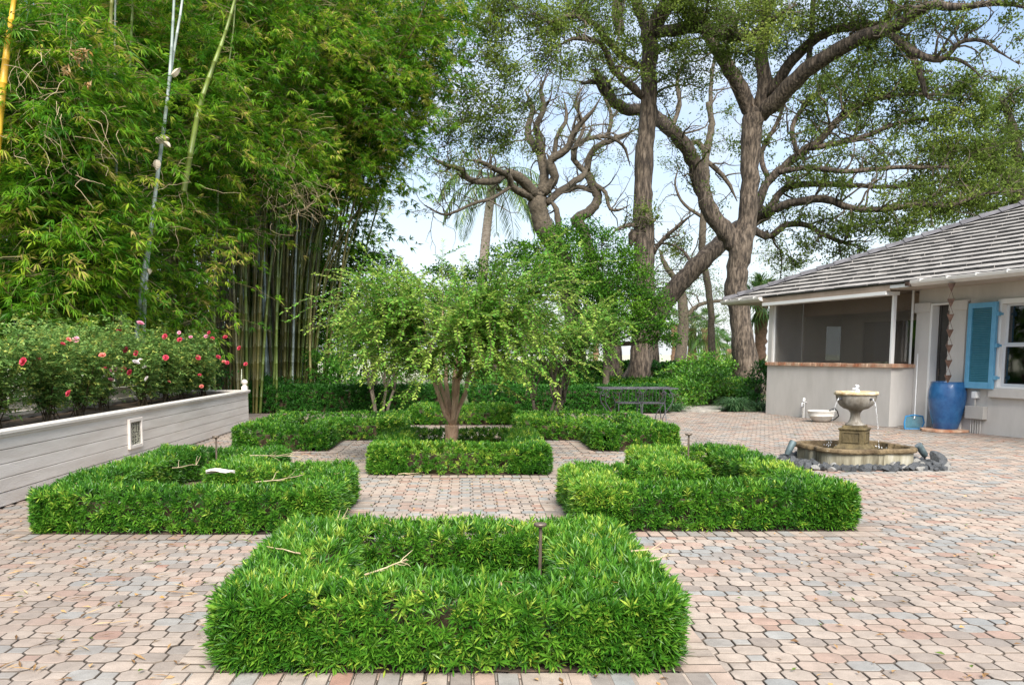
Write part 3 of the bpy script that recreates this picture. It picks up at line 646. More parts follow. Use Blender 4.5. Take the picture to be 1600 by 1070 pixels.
LX = -4.12                      # far end of the porch
YM = 0.55                       # main wall stands this far behind the porch front
XE = 9.0                        # the house goes on beyond the photo's edge
ZL = HL(1385, 568.5, 0)[1]      # top of the knee wall
HOUSE = None
def house():
    global HOUSE
    H = thing('house', 'single storey greige stucco house with screened porch, grey tile hip roof and blue shutter', 'house', (R0.x, R0.y, 0), HROT); HOUSE = H
    def put(g, name, m, parent=None, **k): return g.build(name, m, parent or H, **k)
    # measured openings
    zt = HL(1398, 461, -.02)[1]                                   # underside of the white porch beam
    ds0 = HL(1457, 560, YM)[0]; ds1 = HL(1481, 560, YM)[0]; dz1 = HL(1465, 477, YM)[1]     # door opening
    ww0 = HL(1563, 540, YM)[0]; wz0 = HL(1575, 607, YM)[1]; wz1 = HL(1580, 472, YM)[1]     # window
    ww1 = ww0 + 1.05
    zc = 2.62; EY = -0.22                                           # eave edge plane
    Y1 = 6.2
    g = Geo()
    g.box((LX, 0, 0), (0, .18, ZL - .075))                         # porch knee wall: front, return, far end
    g.box((-.18, .181, 0), (0, YM + .02, ZL - .075)); g.box((LX - .1, .181, 0), (LX + .015, Y1, ZL - .075))
    g.box((LX, .0, ZL + .002), (LX + .16, .16, zt + .1))           # corner pier of the porch
    g.box((LX, .161, ZL + .002), (LX + .018, .9, zt + .1))
    g.box((0.0, YM, 0), (ds0 - .05, YM + .2, zc)); g.box((ds0 - .05, YM, dz1 + .03), (ds1 + .02, YM + .2, zc))
    g.box((ds1 + .02, YM, 0), (ww0, YM + .2, zc)); g.box((ww0, YM, 0), (ww1, YM + .2, wz0)); g.box((ww0, YM, wz1), (ww1, YM + .2, zc)); g.box((ww1, YM, 0), (XE, YM + .2, zc))
    g.box((XE, YM, 0), (XE + .2, Y1, zc)); g.box((LX, Y1, 0), (XE, Y1 + .2, zc))
    put(g, 'wall', M['stucco'])
    g = Geo()                                                      # flat pilasters either side of the door
    a = HL(1433, 560, YM)[0]
    g.box((a - .02, YM - .05, 0), (ds0 - .055, YM - .002, dz1 + .02)); g.box((a - .06, YM - .075, dz1 - .12), (ds0 - .055, YM - .052, dz1 + .06)); g.box((a - .06, YM - .052, dz1 + .022), (ds0 - .055, YM - .002, dz1 + .06))
    g.box((ds1 + .03, YM - .05, 0), (ds1 + .42, YM - .002, dz1 + .02)); g.box((ds1 + .03, YM - .075, dz1 - .12), (ds1 + .46, YM - .052, dz1 + .06)); g.box((ds1 + .03, YM - .052, dz1 + .022), (ds1 + .46, YM - .002, dz1 + .06))
    bev(put(g, 'pilaster', M['stucco']), .005)
    # brick ledge on the knee wall
    g = Geo(); x = LX - .03
    while x < .02:
        w = .095 + rng.random() * .012; g.box((x + .004, -.045 + rng.normal(0, .004), ZL - .072), (x + w - .004, .22, ZL + rng.normal(0, .003))); x += w
    y = .23
    while y < YM - .06:
        g.box((-.22, y + .004, ZL - .072), (.045, y + .1, ZL + rng.normal(0, .002))); y += .105
    bev(put(g, 'brick_ledge', M['brick']), .006)
    g = Geo(); g.box((LX + .001, .001, ZL - .0748), (-.002, .2, ZL - .055)); put(g, 'mortar', M['stucco'])
    # porch frame: white posts, white beam, screens
    pw = .035
    p1 = HL(1393, 520, 0)[0]
    for nm, xa in (('post', p1 - .055), ('post', LX + .165), ):
        wd = .055 if xa > LX + 1 else .03
        g = Geo(); g.box((xa, .02, ZL + .001), (xa + wd, .09, zt)); bev(put(g, nm, M['trim']), .004)
    g = Geo(); g.box((-.05, YM - .13, ZL + .001), (-.012, YM - .10, zt + .1)); bev(put(g, 'post', M['trim']), .003)
    g = Geo(); g.box((LX + .2, .05, ZL + .001), (p1 - .056, .053, zt)); put(g, 'porch_screen', M['screen'])
    g = Geo(); g.box((-.04, .1, ZL + .001), (-.037, YM - .131, zt + .1)); put(g, 'porch_screen', M['screen'])
    g = Geo(); g.box((LX + .0, EY + .02, zt + .002), (p1 + .03, .12, zt + .07)); bev(put(g, 'beam', M['trim']), .004)
    # eave and roof

    ze = HL(1300, 454, EY)[1]; xl = HL(1131, 470, EY)[0]
    g = Geo(); g.box((LX + .0, EY + .03, zt + .072), (.07, EY + .055, ze - .005)); put(g, 'fascia', M['fascia'])
    g = Geo(); g.box((xl + .05, EY + .06, zt + .10), (XE + .6, YM + .5, zt + .115)); g.box((LX + .05, YM, zt + .116), (0, Y1, zt + .13)); put(g, 'soffit', M['tan_wall'])
    # hip: pitch solved so that the hip passes where the photo shows it
    best = None
    for t in np.arange(1.5, 8, .01):
        s, z = HL(1600, 322, EY + t)
        e = abs(s - (xl + t))
        if best is None or e < best[0]: best = (e, t, (z - ze) / t)
    pit = best[2]; print('hip', best, 'ze', ze, 'zt', zt, 'xl', xl, 'ZL', ZL, 'door', ds0, ds1, dz1, 'win', ww0, wz0, wz1)
    TR = 5.4                                                          # plan depth from eave to ridge
    run = .27; n = int(TR / run)
    g = Geo()
    for i in range(n):                                                # front slope, course by course; every tile its own slab
        t0, t1 = i * run, (i + 1) * run + .05
        x = xl + t0 - .02 + (0.16 if i % 2 else 0)
        xs = [xl + t0]
        while x < XE + .9:
            x += .33
            if x > xs[-1] + .05: xs.append(x)
        for xa, xb in zip(xs[:-1], xs[1:]):
            dz = rng.normal(0, .003); dq = rng.normal(0, .004); tt = .07 if i else .03
            xa2 = max(xa, xl + t1) if xa < xl + t1 else xa
            if xb <= xl + t1: xb2 = xl + t1 + .001
            else: xb2 = xb
            za, zb = ze + t0 * pit + .052 + dz, ze + t1 * pit + .004 + dz
            g.hexa([(xa + .002, EY + t0 + dq, za - tt), (xb - .002, EY + t0 + dq, za - tt), (xb2 - .002, EY + t1, zb - .03), (xa2 + .002, EY + t1, zb - .03),
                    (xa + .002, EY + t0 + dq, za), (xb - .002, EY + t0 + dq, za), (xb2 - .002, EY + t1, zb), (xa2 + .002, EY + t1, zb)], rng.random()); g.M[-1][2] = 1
    for i in range(n):                                                # hip end slope
        t0, t1 = i * run, (i + 1) * run + .05
        g.hexa([(xl + t0, EY + t0, ze + t0 * pit - .012), (xl + t0, EY + 2 * TR - t0, ze + t0 * pit - .012), (xl + t1, EY + 2 * TR - t1, ze + t1 * pit - .03), (xl + t1, EY + t1, ze + t1 * pit - .03),
                (xl + t0, EY + t0, ze + t0 * pit + .044), (xl + t0, EY + 2 * TR - t0, ze + t0 * pit + .026), (xl + t1, EY + 2 * TR - t1, ze + t1 * pit + .003), (xl + t1, EY + t1, ze + t1 * pit + .003)])
    g.hexa([(xl, EY + 2 * TR, ze - .02), (XE + .9, EY + 2 * TR, ze - .02), (XE + .9, EY + TR, ze + TR * pit - .02), (xl + TR, EY + TR, ze + TR * pit - .02), (xl, EY + 2 * TR, ze + .02), (XE + .9, EY + 2 * TR, ze + .02), (XE + .9, EY + TR, ze + TR * pit + .02), (xl + TR, EY + TR, ze + TR * pit + .02)])
    g.box((xl + .3, EY + .3, ze - .06), (XE + .5, EY + .34, ze - .02))
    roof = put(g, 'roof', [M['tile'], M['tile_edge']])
    g = Geo(); tl = .36
    for i in range(int(TR / (tl * .707)) + 1):                        # lapped hip tiles
        a, b = i * tl * .72, (i + 1) * tl * .72 + .05
        P = []
        for t, h, w in ((a, .115, .16), (b, .08, .14)):
            P += [(xl + t - w, EY + t + w * .55, ze + t * pit - .0 + .0), (xl + t - w * .55, EY + t + w * .3, ze + t * pit + h), (xl + t + w * .3, EY + t - w * .55, ze + t * pit + h), (xl + t + w, EY + t - w * .6, ze + t * pit + .02)]
        g.add(P, [(0, 1, 5, 4), (1, 2, 6, 5), (2, 3, 7, 6), (3, 2, 1, 0), (4, 5, 6, 7)])
    put(g, 'hip_ridge', M['ridge'], roof)
    # gutters: one along the main eave, one at the far corner
    gx = HL(1421, 440, EY - .1)[0]
    def gutter(xa, xb):
        g = Geo(); pr = [(-.115, .085), (-.125, .08), (-.118, .03), (-.07, -.02), (0, -.022), (0, .08), (-.008, .08), (-.01, -.012), (-.066, -.012), (-.108, .034), (-.112, .075)]
        V = [(xa, EY + .03 + p, ze - .06 + q) for p, q in pr] + [(xb, EY + .03 + p, ze - .06 + q) for p, q in pr]; k = len(pr)
        g.add(V, [(i, (i + 1) % k, k + (i + 1) % k, k + i) for i in range(k)])
        for x in (xa, xb): g.hexa([(x - .002, EY - .085, ze - .03), (x + .002, EY - .085, ze - .03), (x + .002, EY + .03, ze - .082), (x - .002, EY + .03, ze - .082), (x - .002, EY - .09, ze + .02), (x + .002, EY - .09, ze + .02), (x + .002, EY + .03, ze + .02), (x - .002, EY + .03, ze + .02)])
        gu = put(g, 'gutter', M['gutter'])
        s = Geo(); x = xa + .25
        while x < xb: s.box((x - .012, EY - .105, ze + .026), (x + .012, EY + .03, ze + .034)); s.box((x - .012, EY - .106, ze - .01), (x + .012, EY - .097, ze + .026)); x += .62
        if xb - xa > 1: tag(s.build('gutter_strap', M['trim'], gu), kind='stuff')
    gutter(gx, XE + .8); gutter(xl - .02, LX + .02)
    g = Geo(); g.box((gx - .12, EY - .1, ze - .07), (gx - .004, EY + .05, ze + .0)); bev(put(g, 'gutter_end_box', M['copper']), .01)
    g = Geo(); g.box((.075, EY + .035, zt + .117), (XE + .6, EY + .058, ze - .012)); put(g, 'fascia', M['trim'])
    # porch interior
    g = Geo(); g.box((LX + .1, 3.4, 0), (0.2, 3.5, zt + .1)); za_, zb_ = 1.25, 2.05; ya_, yb_ = 1.5, 2.0
    g.box((LX + .02, .9, 0), (LX + .1, ya_, zt + .1)); g.box((LX + .02, yb_, 0), (LX + .1, 3.4, zt + .1)); g.box((LX + .02, ya_, 0), (LX + .1, yb_, za_)); g.box((LX + .02, ya_, zb_), (LX + .1, yb_, zt + .1)); g.box((0.02, YM + .21, 0), (.1, 3.39, zt + .1)); g.box((LX + .19, .2, -.01), (0.0, 3.39, .02)); put(g, 'porch_interior', M['inside'])
    g = Geo(); g.box((LX + .05, ya_ + .001, za_ + .001), (LX + .06, yb_ - .001, zb_ - .001)); put(g, 'porch_window_pane', M['door_glass'])
    g = Geo(); g.box((LX + .12, .85, zt - .24), (-.0, .97, zt + .09)); put(g, 'ceiling_beam', M['fascia'])
    g = Geo(); g.box((LX + .101, 1.9, .0), (.019, 1.96, zt + .09)); put(g, 'porch_back_wall', M['inside'])
    g = Geo(); xs_ = np.linspace(LX + .9, -.25, 4)
    for xa in xs_: g.box((xa - .04, 1.85, .05), (xa + .04, 1.898, 2.12))
    g.box((xs_[0] - .04, 1.85, 2.121), (xs_[-1] + .04, 1.898, 2.2)); sl = put(g, 'sliding_door', M['inside'])
    for xa, xb in zip(xs_[:-1], xs_[1:]): g = Geo(); g.box((xa + .041, 1.87, .06), (xb - .041, 1.88, 2.12)); g.build('pane', M['dark_glass'], sl)
    g = Geo(); a, b = LX + 1.7, LX + 2.9
    for xa, xb in ((a, a + .06), (b - .06, b), (a + .57, a + .63)): g.box((xa, 3.33, .05), (xb, 3.398, 2.15))
    g.box((a, 3.33, 2.151), (b, 3.398, 2.22)); dr = put(g, 'porch_door', M['inside'])
    g = Geo(); g.box((a + .06, 3.36, .06), (a + .57, 3.37, 2.15)); g.box((a + .63, 3.36, .06), (b - .06, 3.37, 2.15)); g.build('pane', M['door_glass'], dr)
    # main door opening: white jamb, dark screen door behind
    g = Geo(); g.box((ds0 - .05, YM - .06, 0), (ds0, YM + .1, dz1)); g.box((ds0 - .05, YM - .06, dz1 + .001), (ds1 + .02, YM + .1, dz1 + .03)); bev(put(g, 'door_frame', M['trim']), .003)
    g = Geo(); g.box((ds0 + .002, YM + .12, .03), (ds1 + .018, YM + .16, dz1)); g.box((ds0 + .002, YM + .105, .03), (ds0 + .05, YM + .119, dz1)); d = put(g, 'door', M['dark_in'])
    g = Geo(); g.tube([(ds0 + .07, YM + .118, 1.0), (ds0 + .07, YM + .085, 1.0), (ds0 + .07, YM + .085, 1.12), (ds0 + .07, YM + .118, 1.12)], .008, 6); g.build('handle', M['bronze'], d)
    # window: white frame, two sashes with panes, sill
    f = .05
    g = Geo(); 
    for (xa, xb, za, zb) in ((ww0 - .055, ww0 + .03, wz0, wz1 + .06), (ww1 - .03, ww1 + .055, wz0, wz1 + .06), (ww0 + .03, ww1 - .03, wz1 - .02, wz1 + .06), (ww0 + .03, ww1 - .03, wz0, wz0 + .03)):
        g.box((xa, YM - .045, za), (xb, YM + .09, zb))
    win = bev(put(g, 'window', M['trim']), .004)
    zm = (wz0 + wz1) / 2
    for za, zb, yy in ((wz0 + .03, zm + .02, .03), (zm - .0, wz1 - .02, .065)):
        g = Geo(); xa, xb = ww0 + .031, ww1 - .031
        g.box((xa, YM + yy, za), (xa + f, YM + yy + .03, zb)); g.box((xb - f, YM + yy, za), (xb, YM + yy + .03, zb)); g.box((xa + f, YM + yy, za), (xb - f, YM + yy + .03, za + f)); g.box((xa + f, YM + yy, zb - .04), (xb - f, YM + yy + .03, zb))
        bev(g.build('sash', M['sash'], win), .003)
        g = Geo(); g.box((xa + f, YM + yy + .012, za + f), (xb - f, YM + yy + .016, zb - .04)); g.build('pane', M['glass'], win)
    g = Geo(); g.box((ww0 - .13, YM - .075, wz0 - .16), (ww1 + .14, YM - .002, wz0 - .002)); bev(g.build('sill', M['stucco'], win), .008)
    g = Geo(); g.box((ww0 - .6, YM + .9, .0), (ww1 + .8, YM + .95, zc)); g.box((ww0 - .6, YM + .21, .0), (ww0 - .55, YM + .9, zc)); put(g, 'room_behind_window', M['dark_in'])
    g = Geo()
    for i in range(5): g.box((ww0 + .1 + i * .24, YM + .3, wz0 - .05), (ww0 + .17 + i * .24, YM + .36, wz0 + .28 + .1 * (i % 2)))
    put(g, 'furniture_behind_window', M['inside'])
    # shutter held open on three stays
    s0 = HL(1509.5, 540, YM - .12)[0]; s1 = HL(1553.5, 540, YM - .12)[0]; sz0 = HL(1530, 607, YM - .12)[1]; sz1 = HL(1530, 473, YM - .12)[1]
    y0, y1 = YM - .12, YM - .07; fw = (s1 - s0) * .15
    g = Geo(); g.box((s0, y0, sz0), (s0 + fw, y1, sz1)); g.box((s1 - fw, y0, sz0), (s1, y1, sz1)); g.box((s0 + fw, y0 + .001, sz0), (s1 - fw, y1, sz0 + fw * 1.2)); g.box((s0 + fw, y0 + .001, sz1 - fw), (s1 - fw, y1, sz1))
    sh = bev(put(g, 'shutter', M['blue']), .004)
    g = Geo(); nl = 42; za, zb = sz0 + fw * 1.2, sz1 - fw
    for i in range(nl):
        z = za + (i + .5) * (zb - za) / nl; hh = (zb - za) / nl
        g.hexa([(s0 + fw, y0 + .006, z - hh * .55), (s1 - fw, y0 + .006, z - hh * .55), (s1 - fw, y1 - .006, z + hh * .1), (s0 + fw, y1 - .006, z + hh * .1), (s0 + fw, y0 + .006, z - hh * .28), (s1 - fw, y0 + .006, z - hh * .28), (s1 - fw, y1 - .006, z + hh * .38), (s0 + fw, y1 - .006, z + hh * .38)])
    g.build('louver_panel', M['blue_slat'], sh)
    for k in (.13, .5, .86):
        z = sz0 + (sz1 - sz0) * k; g = Geo(); g.box((s1 + .002, y0 + .005, z - .035), (s1 + .05, y1 + .01, z + .035)); g.box((s1 + .01, y1 + .012, z - .02), (s1 + .04, YM - .001, z + .02)); bev(g.build('stay', M['blue'], sh), .004)
    # junction boxes and conduits below the shutter
    bx0, bz0 = HL(1508, 653, YM - .08); bx1 = HL(1537, 650, YM - .08)[0]; bz1 = HL(1520, 634, YM - .08)[1]
    g = Geo(); g.box((bx0, YM - .1, bz0), (bx1, YM - .002, bz1)); eb = bev(put(g, 'junction_box', M['greybox']), .006)
    g = Geo()
    for i in range(5): xx = bx0 + (bx1 - bx0) * (.25 + i * .13); g.tube([(xx, YM - .05, 0), (xx, YM - .05, bz0 - .001)], .011, 8)
    autosm(g.build('conduit', M['greybox'], eb))
    cx, cz = HL(1523, 622, YM - .06); cz1 = HL(1523, 611, YM - .06)[1]
    g = Geo(); g.box((cx - .055, YM - .09, cz), (cx + .055, YM - .002, cz1)); eb = bev(put(g, 'outlet_box', M['trim']), .01)
    g = Geo(); g.tube([(cx, YM - .05, bz1 + .002), (cx, YM - .05, cz - .002)], .014, 8); autosm(g.build('conduit', M['greybox'], eb))
    return dict(EY=EY, ze=ze, gx=gx, s0=s0)
M['tile_edge'] = mat('algae_shade_tile_edge', (0.028, 0.026, 0.026), (0.07, 0.066, 0.063), 4, 0.9)  # butt faces coloured dark for algae plus the shade under each course
M['dark_glass'] = glassmat('dark_door_glass', (0.10, 0.11, 0.11), 0.34)
M['gutter'] = mat('cream_gutter', (0.60, 0.57, 0.52), (0.67, 0.64, 0.60), 3, 0.45)
M['sash'] = mat('grey_white_sash', (0.60, 0.62, 0.64), rough=0.45)
HD = house()
def hw(s, c, z=0):
    return Vector((R0.x, R0.y, 0)) + Vector((UH.x, UH.y, 0)) * s + Vector((WH.x, WH.y, 0)) * c + Vector((0, 0, z))

# ------------------------------------------------------------------ pot, rain chain, net, bowl, tap
POT = W(1477, 672, 16.35)
def pot():
    x, y = POT.x, POT.y
    t = thing('glazed_pot', 'tall cobalt blue glazed pot under the copper rain chain', 'pot', (x, y, .05)); t.scale = (.93, .93, .945)
    g = Geo(); h = .90
    pr = [(.001, 0), (.215, 0), (.225, .02), (.275, .2), (.325, .42), (.345, .58), (.340, .72), (.312, .84), (.298, .88), (.305, h), (.285, h + .004), (.270, .88), (.29, .8), (.30, .6), (.001, .55)]
    g.lathe(pr, 48); autosm(g.build('pot_body', M['glaze'], t), 50)
    p = thing('paver_base', 'ring of old pavers under the blue pot', 'paver', (x, y, 0)); g = Geo()
    for i in range(9):
        a = i * 6.283 / 9; c_, s_ = math.cos(a), math.sin(a)
        q = [(-.11, .14), (.11, .14), (.15, .40), (-.15, .40)]
        P2 = [(u * -s_ + v * c_, u * c_ + v * s_) for u, v in q]
        g.hexa([(a_, b_, .004) for a_, b_ in P2] + [(a_, b_, .045 + .004 * rng.random()) for a_, b_ in P2], rng.random())
    bev(g.build('paver_ring', M['brick'], p), .006)
M['glaze'] = mat('cobalt_glaze', (0.008, 0.055, 0.18), (0.03, 0.13, 0.30), 5, 0.25, 0.15, 30, lo=.3, hi=.7, coat=0.3)
pot()
def rain_chain():
    zt_ = HD['ze'] - .06; s, _ = HL(1487, 442, HD['EY'] - .04); top = hw(s, HD['EY'] - .04, zt_)
    top.x += .0; zb = .93
    t = thing('rain_chain', 'copper rain chain of funnel cups hanging from the gutter into the blue pot', 'rain chain', (top.x, top.y, top.z))
    n = 7; step = (top.z - zb) / (n - .45)
    for i in range(n):
        z = -i * step - .02; g = Geo()
        g.lathe([(.001, z - .15), (.012, z - .15), (.078, z - .022), (.082, z - .018), (.076, z - .020), (.012, z - .13)], 4 if True else 20); c = g.build('cup', M['copper'], t)
        g = Geo()
        for a in (0, math.pi): g.tube([(.065 * math.cos(a), .065 * math.sin(a), z - .02), (.004 * math.cos(a), .0, z + step - .15)], .0035, 5)
        if i: g.build('link', M['copper'], c)
    t.rotation_euler = (0, R(-1.2), .35)
rain_chain()
def net():
    b = W(1428, 668, 16.75); tp = W(1434, 553, 17.1)
    t = thing('pool_skimmer', 'blue pool skimmer net on a pale pole leaning on the porch wall', 'pool net', (b.x, b.y, 0))
    g = Geo(); a = Vector((0, 0, .20)); e = tp - Vector((b.x, b.y, 0)); g.tube([a, e], .011, 8); g.build('pole', M['pole'], t)
    q = [(-.17, 0, .01), (.14, 0, .01), (.185, 0, .13), (.155, .01, .245), (.0, .012, .268), (-.155, .01, .245), (-.185, 0, .13), (-.17, 0, .01)]
    g = Geo(); g.tube(q, .014, 6, caps=False); autosm(g.build('net_frame', M['netblue'], t), 60)
    g = Geo()
    for i in range(25):
        x = -.17 + .34 * i / 24; zt_ = .26 - abs(x) * .1; g.tube([(x, .004, .012), (x, .03, .13), (x, .012, zt_)], .0032, 3, caps=False)
    for i in range(18):
        z = .02 + .23 * i / 17; g.tube([(-.175, .006, z), (0, .028, z), (.175, .006, z)], .0032, 3, caps=False)
    g.build('mesh_bag', M['netmesh'], t)
M['pole'] = mat('pale_pole', (.66, .66, .66), rough=.35, metal=.4); M['netblue'] = mat('blue_plastic', (.04, .26, .55), rough=.4); M['netmesh'] = mat('blue_net', (.10, .34, .44), rough=.6)
net()
def bowl():
    b = W(1283, 657, 18.6); t = thing('bowl_planter', 'round white bowl by the porch wall with a black hose coiled in it', 'bowl', (b.x, b.y, 0))
    g = Geo(); g.lathe([(.001, .003), (.13, .003), (.19, .05), (.245, .125), (.252, .13), (.248, .14), (.275, .215), (.285, .225), (.277, .235), (.258, .225), (.19, .08), (.001, .06)], 40); autosm(g.build('bowl_body', M['bowl'], t), 50)
    h = thing('hose', 'black hose coiled in the white bowl and trailing to the wall', 'hose', (b.x, b.y, .2)); g = Geo()
    a = np.linspace(5.2, 11.4, 40); g.tube(np.stack([.16 * np.cos(a) + .03, .15 * np.sin(a), -.03 + .055 * np.sin(a * .5 - .9)], 1), .010, 7)
    g.tube([(.10, -.16, .05), (.22, -.14, .09), (.31, -.05, .02), (.38, .05, -.08), (.34, .14, -.16), (.24, .22, -.19)], .012, 7)
    autosm(g.build('hose_coil', M['rubber'], h), 60)
M['bowl'] = mat('white_glazed_bowl', (.52, .50, .46), (.64, .62, .58), 5, .35); M['rubber'] = mat('black_rubber', (.02, .02, .02), rough=.5)
bowl()
def tap():
    s, z = HL(1257, 626, -.05); t = thing('wall_tap', 'grey wall tap with a white filter on a pipe up the porch wall', 'tap', hw(s, -.05, 0), HROT)
    g = Geo(); g.tube([(0, 0, 0), (0, 0, z - .1)], .014, 8); g.tube([(0, .048, z - .03), (0, -.02, z - .03), (0, -.06, z - .06), (0, -.062, z - .12)], .017, 8); g.tube([(0, 0, z - .1), (0, 0, z - .03)], .02, 8); autosm(g.build('pipe', M['pole'], t), 50)
    g = Geo(); g.tube([(.02, -.03, z - .01), (.02, -.03, z + .07)], [.03, .026], 12); g.tube([(-.03, -.03, z + .015), (.07, -.03, z + .03)], .012, 8); autosm(g.build('tap_handle', M['trim'], t), 50)
    g = Geo(); 
    for i in range(7): g.tube([(.0, -.03, z - .16 - i * .045), (.0, -.03, z - .19 - i * .045)], .02, 7)
    autosm(g.build('hose_fitting', M['greybox'], t), 50)
tap()

# ------------------------------------------------------------------ fountain
M['stone'] = mat('stained_cast_stone', (0.065, 0.05, 0.024), (0.30, 0.275, 0.20), 5, 0.8, 0.5, 45, lo=.36, hi=.58, c3=(.44, .42, .36), stretch=(1, 1, .16))
M['algae'] = mat('algae_stone', (0.045, 0.032, 0.012), (0.14, 0.105, 0.045), 7, 0.75, 0.5, 45, stretch=(1, 1, .4), c3=(.36, .30, .17))
M['rimstone'] = mat('lime_crusted_rim', (0.07, 0.045, 0.02), (0.20, 0.145, 0.075), 9, 0.8, 0.6, 60, c3=(.58, .52, .42))
M['bowlstone'] = mat('grey_bowl_stone', (0.085, 0.068, 0.045), (0.30, 0.28, 0.245), 6, 0.5, 0.4, 40, stretch=(1, 1, .18), c3=(.60, .58, .55))
M['basin_water'] = mat('dark_basin_water', (0.035, 0.032, 0.016), (0.06, 0.055, 0.03), 5, 0.06, 0.25, 18)
M['spray'] = mat('white_water', (0.80, 0.82, 0.84), rough=0.15)
FC = Vector(((1333 - 728) * 11.6 / 1400, 11.6))
def quatre(k, scale=1.0, rot=R(-38)):
    r0, off = .36 * scale, .375 * scale
    P = []
    for i in range(k):
        a = i * 2 * math.pi / k; d = np.array([math.cos(a), math.sin(a)]); best = .47 * scale / max(abs(math.cos(a - rot)), abs(math.sin(a - rot)))
        best = min(best, .635 * scale)
        for q in range(4):
            c = off * np.array([math.cos(rot + q * math.pi / 2), math.sin(rot + q * math.pi / 2)])
            b = d @ c; disc = b * b - (c @ c - r0 * r0)
            if disc > 0: best = max(best, b + math.sqrt(disc))
        P.append(d * best)
    return np.array(P)
def fountain():
    F = thing('fountain', 'stained cast stone fountain with a quatrefoil basin and a bowl on a square pedestal', 'fountain', (FC.x, FC.y, 0))
    k = 240
    def loft(levels, m, name, parent=F, sharp=30):
        g = Geo(); V = []
        for sc_, z in levels:
            V.append(np.concatenate([quatre(k, 1.0) * sc_, np.full((k, 1), z)], 1))
        n = len(levels); i = np.arange(n - 1)[:, None] * k; j = np.arange(k)[None]; j2 = (j + 1) % k
        g.add(np.concatenate(V), np.stack([i + j, i + j2, i + k + j2, i + k + j], -1).reshape(-1, 4)); return autosm(g.build(name, m, parent), sharp)
    loft([(.955, 0.0), (.955, .17), (.965, .178)], M['stone'], 'basin_wall')
    loft([(.965, .1785), (1.0, .182), (1.015, .2), (1.01, .225), (.985, .238), (.92, .240), (.895, .232), (.885, .2), (.885, .05), (.02, .05)], M['rimstone'], 'basin_rim')
    g = Geo(); q = quatre(k) * .886; g.add(np.concatenate([np.concatenate([q, np.full((k, 1), .165)], 1), [[0, 0, .165]]]), [(i, (i + 1) % k, k) for i in range(k)]); g.build('basin_water', M['basin_water'], F)
    # square pedestal, turned a little
    rot = R(-38); c_, s_ = math.cos(rot), math.sin(rot)
    def sqr(levels, m, name, parent=F):
        g = Geo(); V = []
        for h, z in levels: V += [(x * h * c_ - y * h * s_, x * h * s_ + y * h * c_, z) for x, y in ((-1, -1), (1, -1), (1, 1), (-1, 1))]
        n = len(levels); Fq = [(i * 4 + j, i * 4 + (j + 1) % 4, i * 4 + 4 + (j + 1) % 4, i * 4 + 4 + j) for i in range(n - 1) for j in range(4)]
        g.add(V, Fq); g.add(V[-4:], [(0, 1, 2, 3)]); return bev(g.build(name, m, parent), .004)
    ped = sqr([(.20, .06), (.20, .205), (.185, .222), (.168, .235), (.152, .245), (.149, .255), (.149, .425), (.160, .432), (.164, .450), (.156, .458), (.125, .463), (.125, .484), (.115, .488)], M['algae'], 'pedestal')
    g = Geo()
    for q in range(4):                                              # raised panel mouldings
        a = rot + q * math.pi / 2; cc, ss = math.cos(a), math.sin(a)
        def T(x, y, z): return (x * cc - y * ss, x * ss + y * cc, z)
        y0, y1 = -.1485, -.158
        for xa, xb, za, zb in ((-.108, .108, .395, .408), (-.108, .108, .272, .285), (-.108, -.095, .285, .395), (.095, .108, .285, .395)):
            g.hexa([T(xa, y1, za), T(xb, y1, za), T(xb, y0, za), T(xa, y0, za), T(xa, y1, zb), T(xb, y1, zb), T(xb, y0, zb), T(xa, y0, zb)])
    bev(g.build('panel_moulding', M['algae'], ped), .003)
    g = Geo(); g.lathe([(.11, .484), (.118, .495), (.112, .508), (.088, .522), (.068, .56), (.058, .61), (.062, .65), (.078, .672), (.084, .683), (.12, .70)], 36); autosm(g.build('stem', M['bowlstone'], F), 50)
    g = Geo(); n = 72; prof = [(.09, .69), (.145, .705), (.195, .745), (.228, .80), (.240, .85), (.244, .875)]
    a = np.arange(n) * 2 * math.pi / n; V = []
    for i, (r_, z) in enumerate(prof):
        rr = r_ * (1 + .018 * np.abs(np.sin(a * 9)) * (1 if i < 5 else 0)); V.append(np.stack([rr * np.cos(a), rr * np.sin(a), np.full(n, z)], 1))
    i = np.arange(len(prof) - 1)[:, None] * n; j = np.arange(n)[None]; j2 = (j + 1) % n
    g.add(np.concatenate(V), np.stack([i + j, i + j2, i + n + j2, i + n + j], -1).reshape(-1, 4)); bo = autosm(g.build('bowl', M['bowlstone'], F), 50)
    g = Geo(); g.lathe([(.244, .876), (.262, .882), (.268, .9), (.261, .918), (.242, .922), (.23, .915), (.22, .88), (.1, .80)], 60); 
    for v in g.V: v[:, 2] += rng.normal(0, .0025, len(v)); v[:, :2] *= 1 + rng.normal(0, .005, (len(v), 1))
    autosm(g.build('bowl_rim', M['limerim'], bo), 60)
    g = Geo(); g.lathe([(.001, .893), (.226, .893)], 40); g.build('bowl_water', M['basin_water'], bo)
    g = Geo()
    for q in range(4):
        a = q * math.pi / 2 + .35; d = np.array([math.cos(a), math.sin(a)]); P = [np.array([*(d * .232), .835]), np.array([*(d * .275), .833])]; g.tube(P, [.016, .011], 10)
    g.build('spout', M['iron'], bo)
    g = Geo()                                                        # water: jet and four thin arcs breaking into drops
    for i in range(26): p = np.array([rng.normal(0, .012), rng.normal(0, .012), .90 + .105 * rng.random()]); g.tube([p - [0, 0, .014], p, p + [0, 0, .014]], [.003, .015, .004], 6)
    g.tube([(0, 0, .89), (.002, 0, .96), (0, 0, 1.005)], [.017, .02, .006], 8)
    autosm(g.build('water_jet', M['spray'], F), 80)
    g = Geo()
